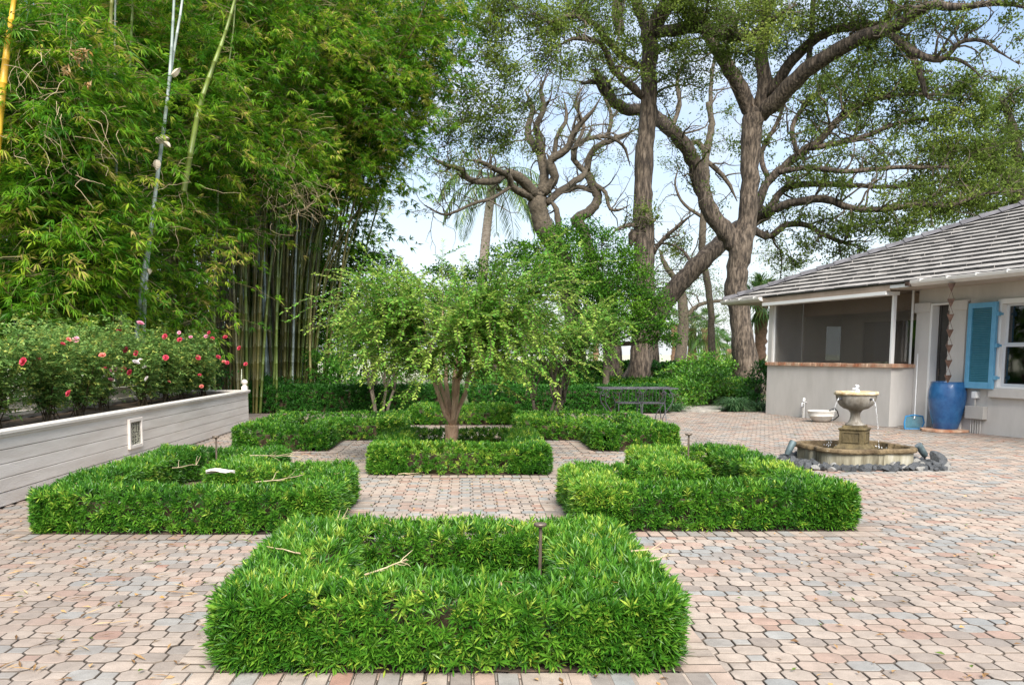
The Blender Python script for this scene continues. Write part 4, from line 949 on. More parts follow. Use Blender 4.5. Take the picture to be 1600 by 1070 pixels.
    for q in range(4):
        a = q * math.pi / 2 + .35; d = np.array([math.cos(a), math.sin(a)]); v = .40
        for tt in np.linspace(0, .37, 34):
            if rng.random() < .5: continue
            p = np.array([*(d * (.275 + v * tt)), .833 - 4.9 * tt * tt]); ln = .006 + .012 * rng.random()
            if p[2] > .17: g.tube([p + [0, 0, ln], p, p - [0, 0, ln]], [.0008, .0024, .001], 5)
        e = d * (.30 + v * .365)
        for _ in range(9): p = np.array([e[0] + rng.normal(0, .04), e[1] + rng.normal(0, .04), .17 + abs(rng.normal(0, .018))]); g.tube([p - [0, 0, .006], p, p + [0, 0, .006]], [.002, .007, .002], 5)
    autosm(g.build('water_drops', M['spray'], F), 80)
M['limerim'] = mat('limescale_rim', (0.34, 0.22, 0.08), (0.58, 0.50, 0.36), 10, 0.7, 0.6, 60, c3=(.72, .69, .62))
fountain()
M['rock_dark'] = mat('dark_slate_rock', (0.025, 0.028, 0.031), (0.10, 0.105, 0.11), 8, 0.55, 0.5, 30)
M['rock_pale'] = mat('pale_rock', (0.17, 0.165, 0.15), (0.33, 0.32, 0.30), 8, 0.75, 0.5, 30)
def rock_mesh(seed, m):
    r_ = random.Random(seed); bm = bmesh.new(); bmesh.ops.create_icosphere(bm, subdivisions=3, radius=1)
    pl = [(Vector((r_.gauss(0, 1), r_.gauss(0, 1), r_.gauss(0, 1))).normalized(), r_.uniform(.38, .8)) for _ in range(11)]
    for v in bm.verts:
        for n_, d_ in pl:
            e = v.co.dot(n_) - d_
            if e > 0: v.co -= n_ * e * .99
    me = bpy.data.meshes.new('rock'); bm.to_mesh(me); bm.free(); me.materials.append(m); return me
RM = [rock_mesh(i, M['rock_dark']) for i in range(5)] + [rock_mesh(i + 9, M['rock_pale']) for i in range(3)]
def rocks():
    k = 0
    for ring_, (sc_, n) in enumerate(((1.08, 58), (1.2, 64), (1.32, 66), (1.46, 60))):
        q = quatre(720) * sc_
        for i in range(n):
            a = int((i + rng.random() * .6) * 720 / n) % 720; p = q[a]
            if ring_ == 3 and abs(p[0]) < .62: continue
            if p[1] > .35 and ring_ > 1: continue
            pale = rng.random() < .2; me = RM[5 + rng.integers(3)] if pale else RM[rng.integers(5)]
            s = rng.uniform(.045, .078) * (1 + .2 * (abs(p[0]) > .85))
            o = bpy.data.objects.new('rock', me); COL.objects.link(o); o.location = (FC.x + p[0], FC.y + p[1], s * .38); o.rotation_euler = (rng.normal(0, .4), rng.normal(0, .4), rng.random() * 6.28)
            o.scale = (s * rng.uniform(.9, 1.4), s * rng.uniform(.8, 1.1), s * rng.uniform(.55, .85))
            tag(o, 'pale grey stone in the ring of rocks around the fountain' if pale else 'dark slate stone in the ring of rocks around the fountain', 'rock', 'rocks around the fountain basin')
    o = bpy.data.objects.new('rock', RM[2]); COL.objects.link(o); p = W(1463, 722, 11.35); o.location = (p.x, p.y, .07); o.scale = (.17, .12, .10); o.rotation_euler = (.2, .5, .3)
    tag(o, 'largest dark slab of rock, farthest out from the fountain toward the house', 'rock', 'rocks around the fountain basin')
rocks()
def spot(label, px, py, D, tilt, rz):
    p = W(px, py, D); t = thing('spotlight', label, 'spotlight', (p.x, D, 0.03), rz, 'fountain spotlights')
    g = Geo(); g.tube([(0, 0, 0), (0, 0, .07)], .012, 8); g.box((-.02, -.012, .06), (.02, .012, .085)); g.build('stake', M['iron'], t)
    c, s = math.cos(tilt), math.sin(tilt)
    pts = np.array([(-.02 * c, 0, .08 - .02 * s), (.0, 0, .085), (.12 * c, 0, .085 + .12 * s), (.17 * c, 0, .085 + .17 * s)])
    g = Geo(); g.tube(pts, [.028, .04, .045, .047], 14); autosm(g.build('lamp_housing', M['verdigris'], t), 50)
    g = Geo(); g.tube([pts[-1] + np.array([c, 0, s]) * .0015, pts[-1] + np.array([c, 0, s]) * .005], [.04, .04], 14); g.build('lens', M['glasslens'], t)
M['glasslens'] = mat('lamp_lens', (.10, .12, .13), rough=.15)
spot('small grey green spotlight leaning up at the rocks nearest the house side of the fountain', 1445, 712, 11.5, R(130), .25)
spot('small dark spotlight in the rocks beside the fountain, nearest the hedges', 1231, 703, 11.7, R(62), .3)

# ------------------------------------------------------------------ iron table and chairs
def iron_table():
    y = 18.55; a = W(936, 605, y); b = W(1052, 605, y); cx = (a.x + b.x) / 2; L_ = b.x - a.x; z = .705
    t = thing('garden_table', 'black wrought iron garden table with scrolled legs in front of the dark hedgerow', 'table', (cx, y, 0))
    g = Geo(); w = .42
    g.tube([(-L_/2, -w, z), (L_/2, -w, z), (L_/2, w, z), (-L_/2, w, z), (-L_/2, -w, z)], .011, 6)
    for i in range(16): x = -L_/2 + L_ * i / 15; g.tube([(x, -w, z), (x, w, z)], .005, 4, caps=False)
    for i in range(6): y_ = -w + 2 * w * i / 5; g.tube([(-L_/2, y_, z - .003), (L_/2, y_, z - .003)], .005, 4, caps=False)
    g.build('tabletop', M['iron'], t)
    for sx_ in (-1, 1):
        for sy in (-1, 1):
            g = Geo(); u = np.linspace(0, 1, 16); x = sx_ * (L_/2 - .16 + .10 * np.sin(u * 5.2) - .02); g.tube(np.stack([x, np.full(16, sy * (w - .08)), z * (1 - u)], 1), .011, 6)
            u = np.linspace(0, 5.2, 14); rr = .07 * (1 - u / 7); g.tube(np.stack([sx_ * (L_/2 - .12) + rr * np.cos(u) * sx_, np.full(14, sy * (w - .08)), .56 + rr * np.sin(u)], 1), .007, 5)
            g.build('leg', M['iron'], t)
def iron_chair(label, px, D, rz):
    p = W(px, 628, D); t = thing('garden_chair', label, 'chair', (p.x, D, 0), rz, 'wrought iron chairs at the garden table')
    g = Geo(); h, w = .42, .22
    g.tube([(-w, -w, h), (w, -w, h), (w, w, h), (-w, w, h), (-w, -w, h)], .011, 6)
    for i in range(9): x = -w + 2 * w * i / 8; g.tube([(x, -w, h), (x, 0, h - .012), (x, w, h)], .009, 4, caps=False)
    g.build('seat', M['iron'], t)
    for sx_ in (-1, 1):
        g = Geo(); g.tube([(sx_ * w, -w, h), (sx_ * (w + .015), -w - .02, .2), (sx_ * (w + .05), -w - .05, 0)], .01, 6); g.build('leg', M['iron'], t)
        g = Geo(); g.tube([(sx_ * w, w, h), (sx_ * (w + .01), w + .03, .2), (sx_ * (w + .03), w + .09, 0)], .01, 6); g.build('leg', M['iron'], t)
        g = Geo(); g.tube([(sx_ * w, -w, h), (sx_ * (w + .05), -w + .03, .55), (sx_ * (w + .07), -.03, .63), (sx_ * (w + .03), .12, .61), (sx_ * w, w + .03, .62)], .009, 6); g.build('armrest', M['iron'], t)
    g = Geo(); g.tube([(-w, w, h), (-w, w + .05, .62), (-w * .7, w + .08, .72), (0, w + .09, .74), (w * .7, w + .08, .72), (w, w + .05, .62), (w, w, h)], .01, 6)
    for i in range(6): x = -w * .8 + 1.6 * w * i / 5; g.tube([(x, w, h), (x * 1.0, w + .05, .6), (x * .85, w + .083, .715)], .005, 4, caps=False)
    g.build('backrest', M['iron'], t)
iron_table()
iron_chair('wrought iron garden chair tucked under the table, the one nearer the weeping trees', 981, 18.2, math.pi)
iron_chair('wrought iron garden chair tucked under the table, the one nearer the house', 1018, 18.15, math.pi)
# ------------------------------------------------------------------ plants: helpers
def spline(P, n):
    P = np.asarray(P, float); m = len(P); Q = np.concatenate([[2 * P[0] - P[1]], P, [2 * P[-1] - P[-2]]])
    t = np.linspace(0, m - 1 - 1e-6, n); i = t.astype(int); f = (t - i)[:, None]
    a, b, c, d = Q[i], Q[i + 1], Q[i + 2], Q[i + 3]
    return .5 * (2 * b + (c - a) * f + (2 * a - 5 * b + 4 * c - d) * f ** 2 + (3 * b - a - 3 * c + d) * f ** 3)
def walk(p, d, L_, n, wig, up=0.0):
    P = [p]; d = d / np.linalg.norm(d)
    for _ in range(n - 1):
        d = d + rng.normal(0, wig, 3) + np.array([0, 0, up]); d /= np.linalg.norm(d); p = p + d * L_ / (n - 1); P.append(p)
    return np.array(P)
def scatter(g, cen, k, spread, Ln, Wd, tintc, down=0.15, outward=None, flat=1.0, fold=.15):
    """k leaves round every point"""
    n = len(cen); p = np.repeat(cen, k, 0) + rng.normal(0, 1, (n * k, 3)) * spread * np.array([1, 1, flat])
    d = rng.normal(size=(n * k, 3)) + [0, 0, -down]
    if outward is not None: d += np.repeat(outward, k, 0)
    t = np.clip(np.repeat(tintc, k) + rng.normal(0, .13, n * k), 0, 1)
    g.leaves(p, d, rng.normal(0, .55, (n * k, 3)) + [0.05, 0, 1], rng.uniform(Ln * .7, Ln * 1.25, n * k), rng.uniform(Wd * .75, Wd * 1.25, n * k), fold, .5, t)

# ------------------------------------------------------------------ oaks
def oak(name, label, limbs, clumps, leaf=(.095, .045), m='oak_leaf', bark='bark', per=1250, sub=True, ferns=0.0, twiggy=1.0, group='oaks behind the terrace', kmin=.10, base=None):
    b = base if base is not None else W(*limbs[0][0][:3]); root = thing(name, label, 'tree', (b.x, b.y, 0), group=group); inv = Matrix.Translation((-b.x, -b.y, 0))
    gt, gb, gl, gf = Geo(), Geo(), Geo(), Geo(); skel = []; rad = []
    for i, lb in enumerate(limbs):
        P = np.array([W(*q[:3]) for q in lb]); r = np.array([q[3] * q[2] / 1400 for q in lb])
        if i == 0: P[0, 2] = -.05
        n = max(8, int(sum(np.linalg.norm(np.diff(P, axis=0), axis=1)) / .22)); S = spline(P, n); rr = np.interp(np.linspace(0, len(P) - 1, n), np.arange(len(P)), r)
        if i > 0: rr = rr * np.interp(np.arange(n), [0, n - 4, n - 1], [1, 1, .3])
        thick = rr.max() > .12
        S += rng.normal(0, .012, S.shape) * (rr[:, None] / .1).clip(0, 1.5)
        gt.tube(S, rr * (1 + rng.normal(0, .025, n)), 18 if thick else 9, rng.random(), rough=.035 if thick else .03)
        skel.append(S); rad.append(rr)
        if ferns and 0.04 < rr.mean() < .3 and i > 0:
            k = int(n * 10 * ferns); j = rng.integers(0, n, k); p = S[j] + np.stack([rng.normal(0, .5, k) * rr[j], rng.normal(0, .5, k) * rr[j], rr[j] * rng.uniform(.75, 1.05, k)], 1)
            gf.leaves(p, rng.normal(0, .6, (k, 3)) + [0, 0, .9], rng.normal(size=(k, 3)), rng.uniform(.07, .16, k), rng.uniform(.02, .045, k), .2, .5)
        if sub and i > 0:
            Lt = np.linalg.norm(np.diff(S, axis=0), axis=1).sum()
            for _ in range(int(Lt * 1.7 * twiggy)):
                u = rng.uniform(.2, 1.0); j = min(int(u * (n - 1)), n - 2); T = S[j + 1] - S[j]; T /= np.linalg.norm(T)
                d = T * .7 + rng.normal(0, .75, 3) + [0, 0, .35]; L1 = rng.uniform(.7, 2.2); r1 = min(rr[j] * .45, .045)
                A = walk(S[j], d, L1, 8, .34, .05); gb.tube(A, np.linspace(r1, .008, 8), 5, caps=False)
                for _ in range(4):
                    j2 = rng.integers(2, 8); A2 = walk(A[j2], A[min(j2, 6) + 1] - A[min(j2, 6)] + rng.normal(0, .12, 3), rng.uniform(.35, 1.0), 6, .4, .03); gb.tube(A2, np.linspace(.012, .004, 6), 3, caps=False)
                    if rng.random() < kmin * 4: scatter(gl, A2[2:], int(14), .12, *leaf, np.full(4, rng.normal(.4, .16)))
    allS = np.concatenate(skel); allR = np.concatenate(rad)
    for q in clumps:
        px, py, D, rp = q[:4]; den = q[4] if len(q) > 4 else 1.0
        c = np.array(W(px, py, D)); R_ = rp * D / 1400
        cand = np.linalg.norm((allS - c) * [1, .7, 1], axis=1) + (allS[:, 2] > c[2]) * .6 + (allR < .015) * 5; j = cand.argmin(); s = allS[j]
        dist = np.linalg.norm(c - s); mid = (s + c) / 2 + rng.normal(0, .12 * dist, 3) + [0, 0, .06 * dist]
        gb.tube(spline([s, mid, c], 10) + rng.normal(0, .02, (10, 3)), np.linspace(min(allR[j] * .5, .02 + dist * .012), .012, 10), 6, caps=False)
        nt_ = max(10, int(26 * (rp / 40) * den)); cen = []
        for _ in range(nt_):
            d = rng.normal(size=3) * [1, 1, .55]; A = walk(c + rng.normal(0, .15 * R_, 3), d, R_ * rng.uniform(.6, 1.25), 6, .3, .02); gb.tube(A, np.linspace(.011, .003, 6), 3, caps=False); cen.append(A[2:])
        cen = np.concatenate(cen); tone = rng.normal(.42, .12)
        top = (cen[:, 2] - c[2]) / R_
        k = max(3, int(per * (rp / 40) ** 2 * den / len(cen))); scatter(gl, cen, k, .10 * min(1, R_ / .8) + .05, *leaf, np.clip(tone + .10 * top + rng.normal(0, .10, len(cen)), 0, 1), flat=.6)  # leaves tinted paler toward the top of each clump
    for gg, nm, mm, sm in ((gt, 'trunk', M[bark], True), (gb, 'branches', M['bark_far'], False), (gl, 'crown', M[m], False), (gf, 'bark_ferns', M['fern'], False)):
        if gg.n: o = gg.build(nm, mm, root, smooth=sm); o.matrix_parent_inverse = inv; tag(o, kind='stuff' if nm == 'bark_ferns' else None)
    return root

A = 28.0; B = 30.0; Cc = 33.0
oak('oak_tree', 'tall straight oak beside the forked oak, its crown filling the top of the view',
    [[(996, 622, A, 22), (998, 590, A, 17), (1001, 540, A, 15.5), (1006, 470, A, 14.5), (1007, 412, A, 15), (1006, 360, A, 16), (1004, 300, A, 14), (1008, 225, A, 13.5), (1014, 160, A, 12.5), (1014, 100, A, 12), (1016, 50, A, 13)],
     [(1016, 55, A, 12), (1035, 20, A - .4, 12), (1058, -15, A - 1, 11), (1085, -70, A - 2, 8), (1110, -140, A - 3, 5)],
     [(1018, 52, A, 9), (1060, 48, A - .8, 9), (1100, 44, A - 1.6, 8), (1135, 56, A - 2.2, 7), (1165, 58, A - 3, 5.5), (1200, 35, A - 3.6, 4), (1240, 10, A - 4, 3)],
     [(1016, 60, A, 8), (1000, 20, A + .6, 8), (985, -20, A + 1, 7), (960, -80, A + 1.5, 5)],
     [(1005, 105, A, 5), (975, 92, A - .7, 5), (945, 60, A - 1.5, 4.5), (925, 35, A - 2, 4), (890, 25, A - 2.6, 3), (850, 40, A - 3, 2)],
     [(1004, 150, A, 6), (978, 128, A - .6, 6), (958, 108, A - 1.2, 5), (940, 70, A - 1.8, 4), (900, 60, A - 2.4, 3), (868, 75, A - 2.8, 2)],
     [(968, 52, A - .5, 7), (965, 20, A - .5, 8), (962, -30, A - .4, 7)],
     [(1006, 370, A, 6), (990, 368, A, 9), (985, 385, A, 7)],
     [(1003, 352, A, 3.5), (985, 352, A - .4, 3), (965, 358, A - 1, 2.4), (950, 372, A - 1.4, 1.5)],
     [(1018, 400, A, 4), (1035, 375, A - .3, 3.4), (1058, 355, A - .7, 2.8), (1075, 340, A - 1, 2), (1092, 330, A - 1.3, 1.2)]],
    [(905, 18, A - 2, 42), (940, 40, A - 2, 40), (870, 45, A - 2.5, 44), (835, 30, A - 3, 46), (850, 85, A - 3, 38, .8), (880, 105, A - 2.5, 32, .7), (800, 10, A - 3, 50), (985, 70, A - 1, 34), (960, 95, A - 1, 34), (925, 90, A - 2, 30, .8),
     (1050, 75, A - 1, 34), (1075, 110, A - 1, 32), (1045, 120, A - .5, 26, .8), (1085, 75, A - 2, 36), (1110, 20, A - 2, 44), (1145, 35, A - 3, 42), (1170, 85, A - 3, 34), (1130, 90, A - 2, 34), (1060, 5, A - 2, 44), (1000, 10, A, 40), (980, -20, A, 46), (1190, 10, A - 4, 44), (1040, -50, A - 2, 60), (920, -40, A - 1, 60), (1120, -60, A - 3, 60), (1020, 345, A - .2, 14, .8), (1005, 330, A - .6, 12, .8),
     (1035, 150, A, 22, .6), (770, 45, A - 3, 44), (960, 150, A + 1, 26, .5), (1100, 140, A, 24, .6), (1190, 60, A - 4, 30), (755, 90, A - 3, 40), (735, 140, A - 3, 38), (790, 120, A - 3, 40), (720, 185, A - 3, 36, .9), (775, 170, A - 3, 38), (700, 225, A - 3, 26, .7), (800, 215, A - 2.5, 34), (820, 165, A - 2.5, 30, .8), (760, 215, A - 2, 34, .9)],
    ferns=.35, twiggy=1.0, base=W(996, 622, A))
oak('oak_tree', 'forked oak trunk beside the porch roof with a long fern-covered limb reaching over the house',
    [[(1172, 618, B, 30), (1168, 590, B, 22), (1163, 555, B, 18), (1157, 500, B, 15.5), (1151, 455, B, 17), (1153, 420, B, 16), (1158, 385, B, 18), (1166, 350, B, 15), (1171, 300, B, 13), (1173, 240, B, 14), (1176, 195, B, 16), (1184, 172, B, 14)],
     [(1150, 385, B, 13), (1135, 362, B, 14), (1112, 335, B, 13), (1098, 300, B, 11.5), (1086, 262, B, 11), (1070, 228, B - .3, 10), (1048, 202, B - .1, 10), (1028, 186, B + .6, 10), (1000, 172, B + .8, 9), (970, 168, B + .3, 8), (950, 148, B, 7), (935, 118, B - .3, 6), (922, 108, B - .5, 4)],
     [(945, 148, B, 5), (930, 128, B, 4.5), (908, 132, B, 4)],
     [(1178, 185, B, 13), (1166, 160, B, 12), (1152, 128, B - .3, 11), (1136, 100, B - .6, 10), (1118, 75, B - .9, 9), (1102, 48, B - 1.2, 8), (1085, 20, B - 1.5, 6), (1075, -30, B - 2, 5)],
     [(1184, 175, B, 11), (1196, 135, B - .2, 11), (1189, 95, B - .4, 10), (1192, 55, B - .6, 9), (1200, 10, B - 1, 8), (1210, -60, B - 1.4, 6)],
     [(1186, 180, B, 13), (1212, 158, B - .5, 13), (1252, 116, B - 1.3, 12), (1300, 84, B - 2.2, 11), (1345, 60, B - 3, 10.5), (1385, 46, B - 3.7, 10), (1420, 30, B - 4.3, 8), (1455, 9, B - 5, 7), (1505, 12, B - 5.8, 5), (1560, 5, B - 6.4, 4), (1610, 14, B - 7, 3)],
     [(1200, 150, B - .2, 8), (1238, 95, B - .8, 8), (1278, 58, B - 1.4, 7), (1325, 42, B - 2, 7), (1372, 42, B - 2.8, 7), (1392, 20, B - 3.4, 5), (1385, -20, B - 4, 4)],
     [(1388, 50, B - 3.7, 6), (1420, 76, B - 4.3, 6), (1462, 93, B - 4.9, 5.5), (1485, 82, B - 5.2, 4), (1502, 66, B - 5.5, 3.2), (1536, 64, B - 6, 2.6), (1562, 82, B - 6.3, 2), (1592, 101, B - 6.6, 1.4)],
     [(1395, 55, B - 3.7, 5), (1428, 92, B - 4, 4.5), (1440, 125, B - 4.1, 4), (1448, 152, B - 4.2, 3), (1465, 158, B - 4.3, 2)],
     [(1464, 92, B - 4.9, 3), (1495, 92, B - 5.2, 2.5), (1520, 108, B - 5.4, 2), (1535, 125, B - 5.6, 1.4)],
     [(1262, 110, B - 1.3, 4), (1268, 60, B - 1.3, 4), (1270, 10, B - 1.4, 4), (1275, -40, B - 1.5, 3)]],
    [(1225, 30, B - 1, 40), (1215, 80, B - .5, 34), (1160, 20, B - 1, 44), (1260, 40, B - 2, 38), (1300, 25, B - 2, 42), (1340, 15, B - 3, 42), (1380, 90, B - 3.5, 40), (1340, 100, B - 2.5, 36), (1420, 10, B - 4, 34), (1450, 40, B - 4.5, 30), (1490, 35, B - 5, 24, .9), (1515, 45, B - 5.3, 22, .9),
     (1410, 70, B - 4, 22), (1360, 75, B - 3, 24), (1580, 35, B - 6.5, 20, .7), (1595, 60, B - 6.7, 16, .6), (1560, 125, B - 6, 12, .7), (1280, 90, B - 1.5, 20, .8), (1120, 20, B - 1, 40), (1240, -50, B - 2, 60), (1330, -50, B - 3, 60), (1420, -50, B - 4, 55), (1190, 120, B + .5, 24, .7), (1140, 60, B - .5, 34), (1500, -40, B - 5, 45), (1585, 5, B - 6.8, 20, .7)],
    ferns=1.0, twiggy=1.0, base=W(1172, 618, B))
oak('oak_tree', 'leaning dark oak crossing behind the forked oak, spreading long low limbs over the house roof',
    [[(985, 612, Cc, 19), (1003, 560, Cc, 17), (1020, 505, Cc, 16), (1045, 462, Cc, 15), (1070, 435, Cc, 14.5), (1100, 405, Cc, 14), (1135, 372, Cc + .4, 12.5), (1168, 348, Cc + .8, 13), (1200, 328, Cc + .6, 12)],
     [(1190, 335, Cc, 7.2), (1235, 318, Cc - .5, 6.5), (1290, 312, Cc - 1, 5.8), (1325, 325, Cc - 1.4, 4.7), (1375, 328, Cc - 2, 4.3), (1430, 320, Cc - 2.5, 4), (1480, 322, Cc - 3, 3.6), (1530, 306, Cc - 3.5, 2.9), (1580, 298, Cc - 4, 2.2)],
     [(1172, 345, Cc, 6.5), (1200, 285, Cc + .4, 6.5), (1228, 258, Cc + .5, 6.5), (1256, 236, Cc + .4, 6.1), (1285, 215, Cc + .2, 5.8), (1308, 190, Cc, 5), (1345, 165, Cc - .4, 3.6), (1390, 150, Cc - .8, 2.9), (1450, 148, Cc - 1.2, 2.2), (1510, 150, Cc - 1.6, 1.4)],
     [(1262, 232, Cc + .4, 4.3), (1310, 224, Cc, 4.3), (1360, 210, Cc - .4, 3.6), (1410, 190, Cc - .8, 2.9), (1460, 185, Cc - 1, 2.2), (1520, 175, Cc - 1.2, 1.4)],
     [(1215, 270, Cc, 4.3), (1262, 262, Cc - .3, 4.3), (1320, 268, Cc - .8, 3.6), (1390, 262, Cc - 1.2, 3.2), (1440, 262, Cc - 1.6, 2.9), (1500, 262, Cc - 2, 2.2), (1560, 268, Cc - 2.4, 1.4)],
     [(1195, 338, Cc, 5.8), (1225, 296, Cc + .2, 5), (1275, 288, Cc, 4.3), (1330, 290, Cc - .4, 3.6), (1400, 292, Cc - .8, 2.9), (1470, 285, Cc - 1.2, 2.2)],
     [(1205, 370, Cc, 5), (1228, 352, Cc - .2, 5), (1258, 352, Cc - .4, 4.3), (1290, 368, Cc - .8, 3.6), (1320, 380, Cc - 1.1, 2.9), (1350, 385, Cc - 1.4, 2.2)],
     [(1165, 352, Cc, 5.8), (1195, 368, Cc - .2, 5.8), (1210, 368, Cc - .2, 5)],
     [(1246, 242, Cc, 3.6), (1238, 200, Cc + .2, 3.6), (1262, 160, Cc + .3, 2.9), (1300, 135, Cc + .3, 2.2), (1330, 112, Cc + .3, 1.4)],
     [(1200, 280, Cc + .4, 4.3), (1190, 240, Cc + .8, 3.6), (1215, 190, Cc + 1, 2.9), (1230, 150, Cc + 1, 2.2)],
     [(1085, 420, Cc, 2.9), (1065, 390, Cc + .4, 2.2), (1030, 380, Cc + .8, 1.7), (1010, 395, Cc + 1, 1.1)]],
    [(1290, 130, Cc, 38), (1330, 145, Cc, 40), (1375, 125, Cc - .5, 40), (1420, 130, Cc - 1, 40), (1465, 140, Cc - 1, 38), (1510, 130, Cc - 1.5, 34), (1530, 155, Cc - 1.5, 28), (1350, 180, Cc, 34, .8), (1400, 175, Cc - .5, 36, .9), (1445, 190, Cc - 1, 36), (1490, 185, Cc - 1.3, 36), (1535, 190, Cc - 1.6, 34), (1270, 175, Cc + .4, 30, .7),
     (1480, 225, Cc - 1.5, 40), (1430, 235, Cc - 1, 34, .8), (1530, 235, Cc - 2, 40), (1500, 280, Cc - 2, 40), (1555, 270, Cc - 2.4, 40), (1440, 290, Cc - 1.5, 34), (1380, 240, Cc - .6, 28, .6), (1330, 240, Cc, 24, .5), (1285, 255, Cc, 22, .6), (1240, 290, Cc, 20, .7), (1420, 345, Cc - 2.4, 38), (1370, 350, Cc - 2, 38), (1330, 350, Cc - 1.5, 34), (1460, 315, Cc - 2.5, 34), (1510, 320, Cc - 3, 34),
     (1290, 345, Cc - 1, 26, .8), (1250, 335, Cc - .6, 22, .8), (1265, 385, Cc - .5, 26, .8), (1225, 330, Cc - .2, 18, .9), (1310, 395, Cc - 1, 24, .8), (1240, 410, Cc, 26, .8), (1215, 400, Cc, 22, .8), (1345, 395, Cc - 1.4, 20, .8), (1195, 215, Cc + .8, 20, .5), (1215, 455, Cc + 1, 22, .7)],
    ferns=.4, twiggy=2.4, kmin=.10, leaf=(.125, .06), per=1150, base=W(985, 612, Cc))
Dd = 38.0
oak('oak_tree', 'twisted pale-limbed oak behind the dark broadleaf trees, limbs reaching toward the bamboo',
    [[(905, 590, Dd, 14), (898, 520, Dd, 14), (884, 430, Dd, 14), (868, 385, Dd, 14), (852, 360, Dd, 15), (843, 335, Dd, 14), (840, 312, Dd, 14), (842, 300, Dd, 12)],
     [(838, 306, Dd, 9), (826, 294, Dd - .4, 9), (808, 276, Dd - .9, 7.5), (792, 272, Dd - 1.3, 6), (774, 282, Dd - 1.8, 5.5), (753, 284, Dd - 2.3, 5), (732, 279, Dd - 2.8, 4.5), (718, 264, Dd - 3.2, 4), (691, 256, Dd - 3.8, 3), (667, 240, Dd - 4.4, 2)],
     [(835, 312, Dd, 7), (818, 302, Dd - .5, 6), (800, 292, Dd - 1, 5), (794, 275, Dd - 1.4, 4.5), (775, 265, Dd - 2, 4), (751, 253, Dd - 2.6, 3), (725, 250, Dd - 3.2, 2)],
     [(845, 302, Dd, 8), (851, 278, Dd, 7.5), (848, 258, Dd, 7), (844, 240, Dd + .2, 7), (830, 222, Dd + .4, 6), (824, 202, Dd + .6, 5), (832, 170, Dd + .8, 4), (820, 140, Dd + 1, 3)],
     [(843, 238, Dd, 6), (842, 215, Dd - .2, 6), (838, 195, Dd - .4, 5), (850, 170, Dd - .6, 4), (845, 140, Dd - .8, 3), (860, 110, Dd - 1, 2)],
     [(846, 304, Dd, 8), (862, 288, Dd - .2, 7), (866, 272, Dd - .4, 7), (859, 256, Dd - .5, 6.5), (866, 246, Dd - .6, 6), (886, 232, Dd - .8, 5.5), (894, 214, Dd - 1, 5), (905, 195, Dd - 1.2, 4), (925, 175, Dd - 1.5, 3), (940, 150, Dd - 1.8, 2)],
     [(852, 318, Dd, 6), (876, 298, Dd + .4, 5.5), (900, 283, Dd + .8, 5), (914, 270, Dd + 1, 4.5), (899, 252, Dd + 1.2, 4), (896, 235, Dd + 1.4, 4), (914, 218, Dd + 1.6, 3.5), (950, 214, Dd + 2, 3), (975, 230, Dd + 2.4, 2.4), (985, 260, Dd + 2.6, 2)],
     [(800, 290, Dd - 1, 3), (770, 310, Dd - 1.8, 2.6), (740, 318, Dd - 2.6, 2.4), (700, 335, Dd - 3.4, 2), (680, 330, Dd - 3.8, 1.4), (660, 318, Dd - 4.2, 1)],
     [(868, 385, Dd, 6), (872, 355, Dd, 5), (868, 325, Dd, 4.5), (856, 312, Dd, 4)],
     [(895, 235, Dd, 3), (912, 200, Dd, 3), (900, 160, Dd + .3, 2.4), (915, 130, Dd + .5, 1.6)], [(866, 248, Dd, 4), (870, 215, Dd, 3.5), (885, 185, Dd, 3), (880, 150, Dd, 2)]],
    [(700, 262, Dd - 3.5, 26, .7), (725, 245, Dd - 3, 30, .8), (765, 240, Dd - 2.5, 30, .8), (690, 300, Dd - 3.6, 20, .6), (815, 240, Dd, 24, .6), (700, 200, Dd - 3, 30, .8), (745, 200, Dd - 2, 34, .9), (665, 245, Dd - 4.2, 18, .5), (850, 150, Dd, 22, .35), (900, 150, Dd, 22, .35)],
    bark='bark_far', twiggy=1.7, kmin=.025, base=W(905, 590, Dd))
Ee = 42.0
oak('oak_tree', 'slender twisted oak with bare curling limbs, seen between the tall oak and the twisted oak',
    [[(962, 592, Ee, 13), (958, 560, Ee, 12), (952, 500, Ee, 11), (930, 430, Ee, 9), (912, 362, Ee, 8.5), (900, 345, Ee, 8), (924, 328, Ee, 7.5), (934, 308, Ee, 7), (926, 288, Ee, 7), (916, 268, Ee, 6)],
     [(917, 268, Ee, 5.5), (922, 242, Ee - .3, 5), (942, 225, Ee - .7, 4.5), (968, 214, Ee - 1, 4), (990, 205, Ee - 1.4, 3)],
     [(925, 285, Ee, 4), (945, 300, Ee - .4, 3), (952, 325, Ee - .6, 2.6), (968, 328, Ee - .8, 2.2), (985, 320, Ee - 1, 1.6)],
     [(928, 300, Ee, 4), (905, 292, Ee + .4, 3.5), (882, 300, Ee + .8, 3), (862, 292, Ee + 1.2, 2)],
     [(950, 215, Ee - .8, 3), (955, 180, Ee - .8, 3), (945, 150, Ee - .8, 2.4), (958, 120, Ee - 1, 1.5)]],
    [(930, 130, Ee, 26, .4), (905, 115, Ee, 26, .5)],
    bark='bark_far', twiggy=1.6, kmin=.03, base=W(962, 592, Ee))
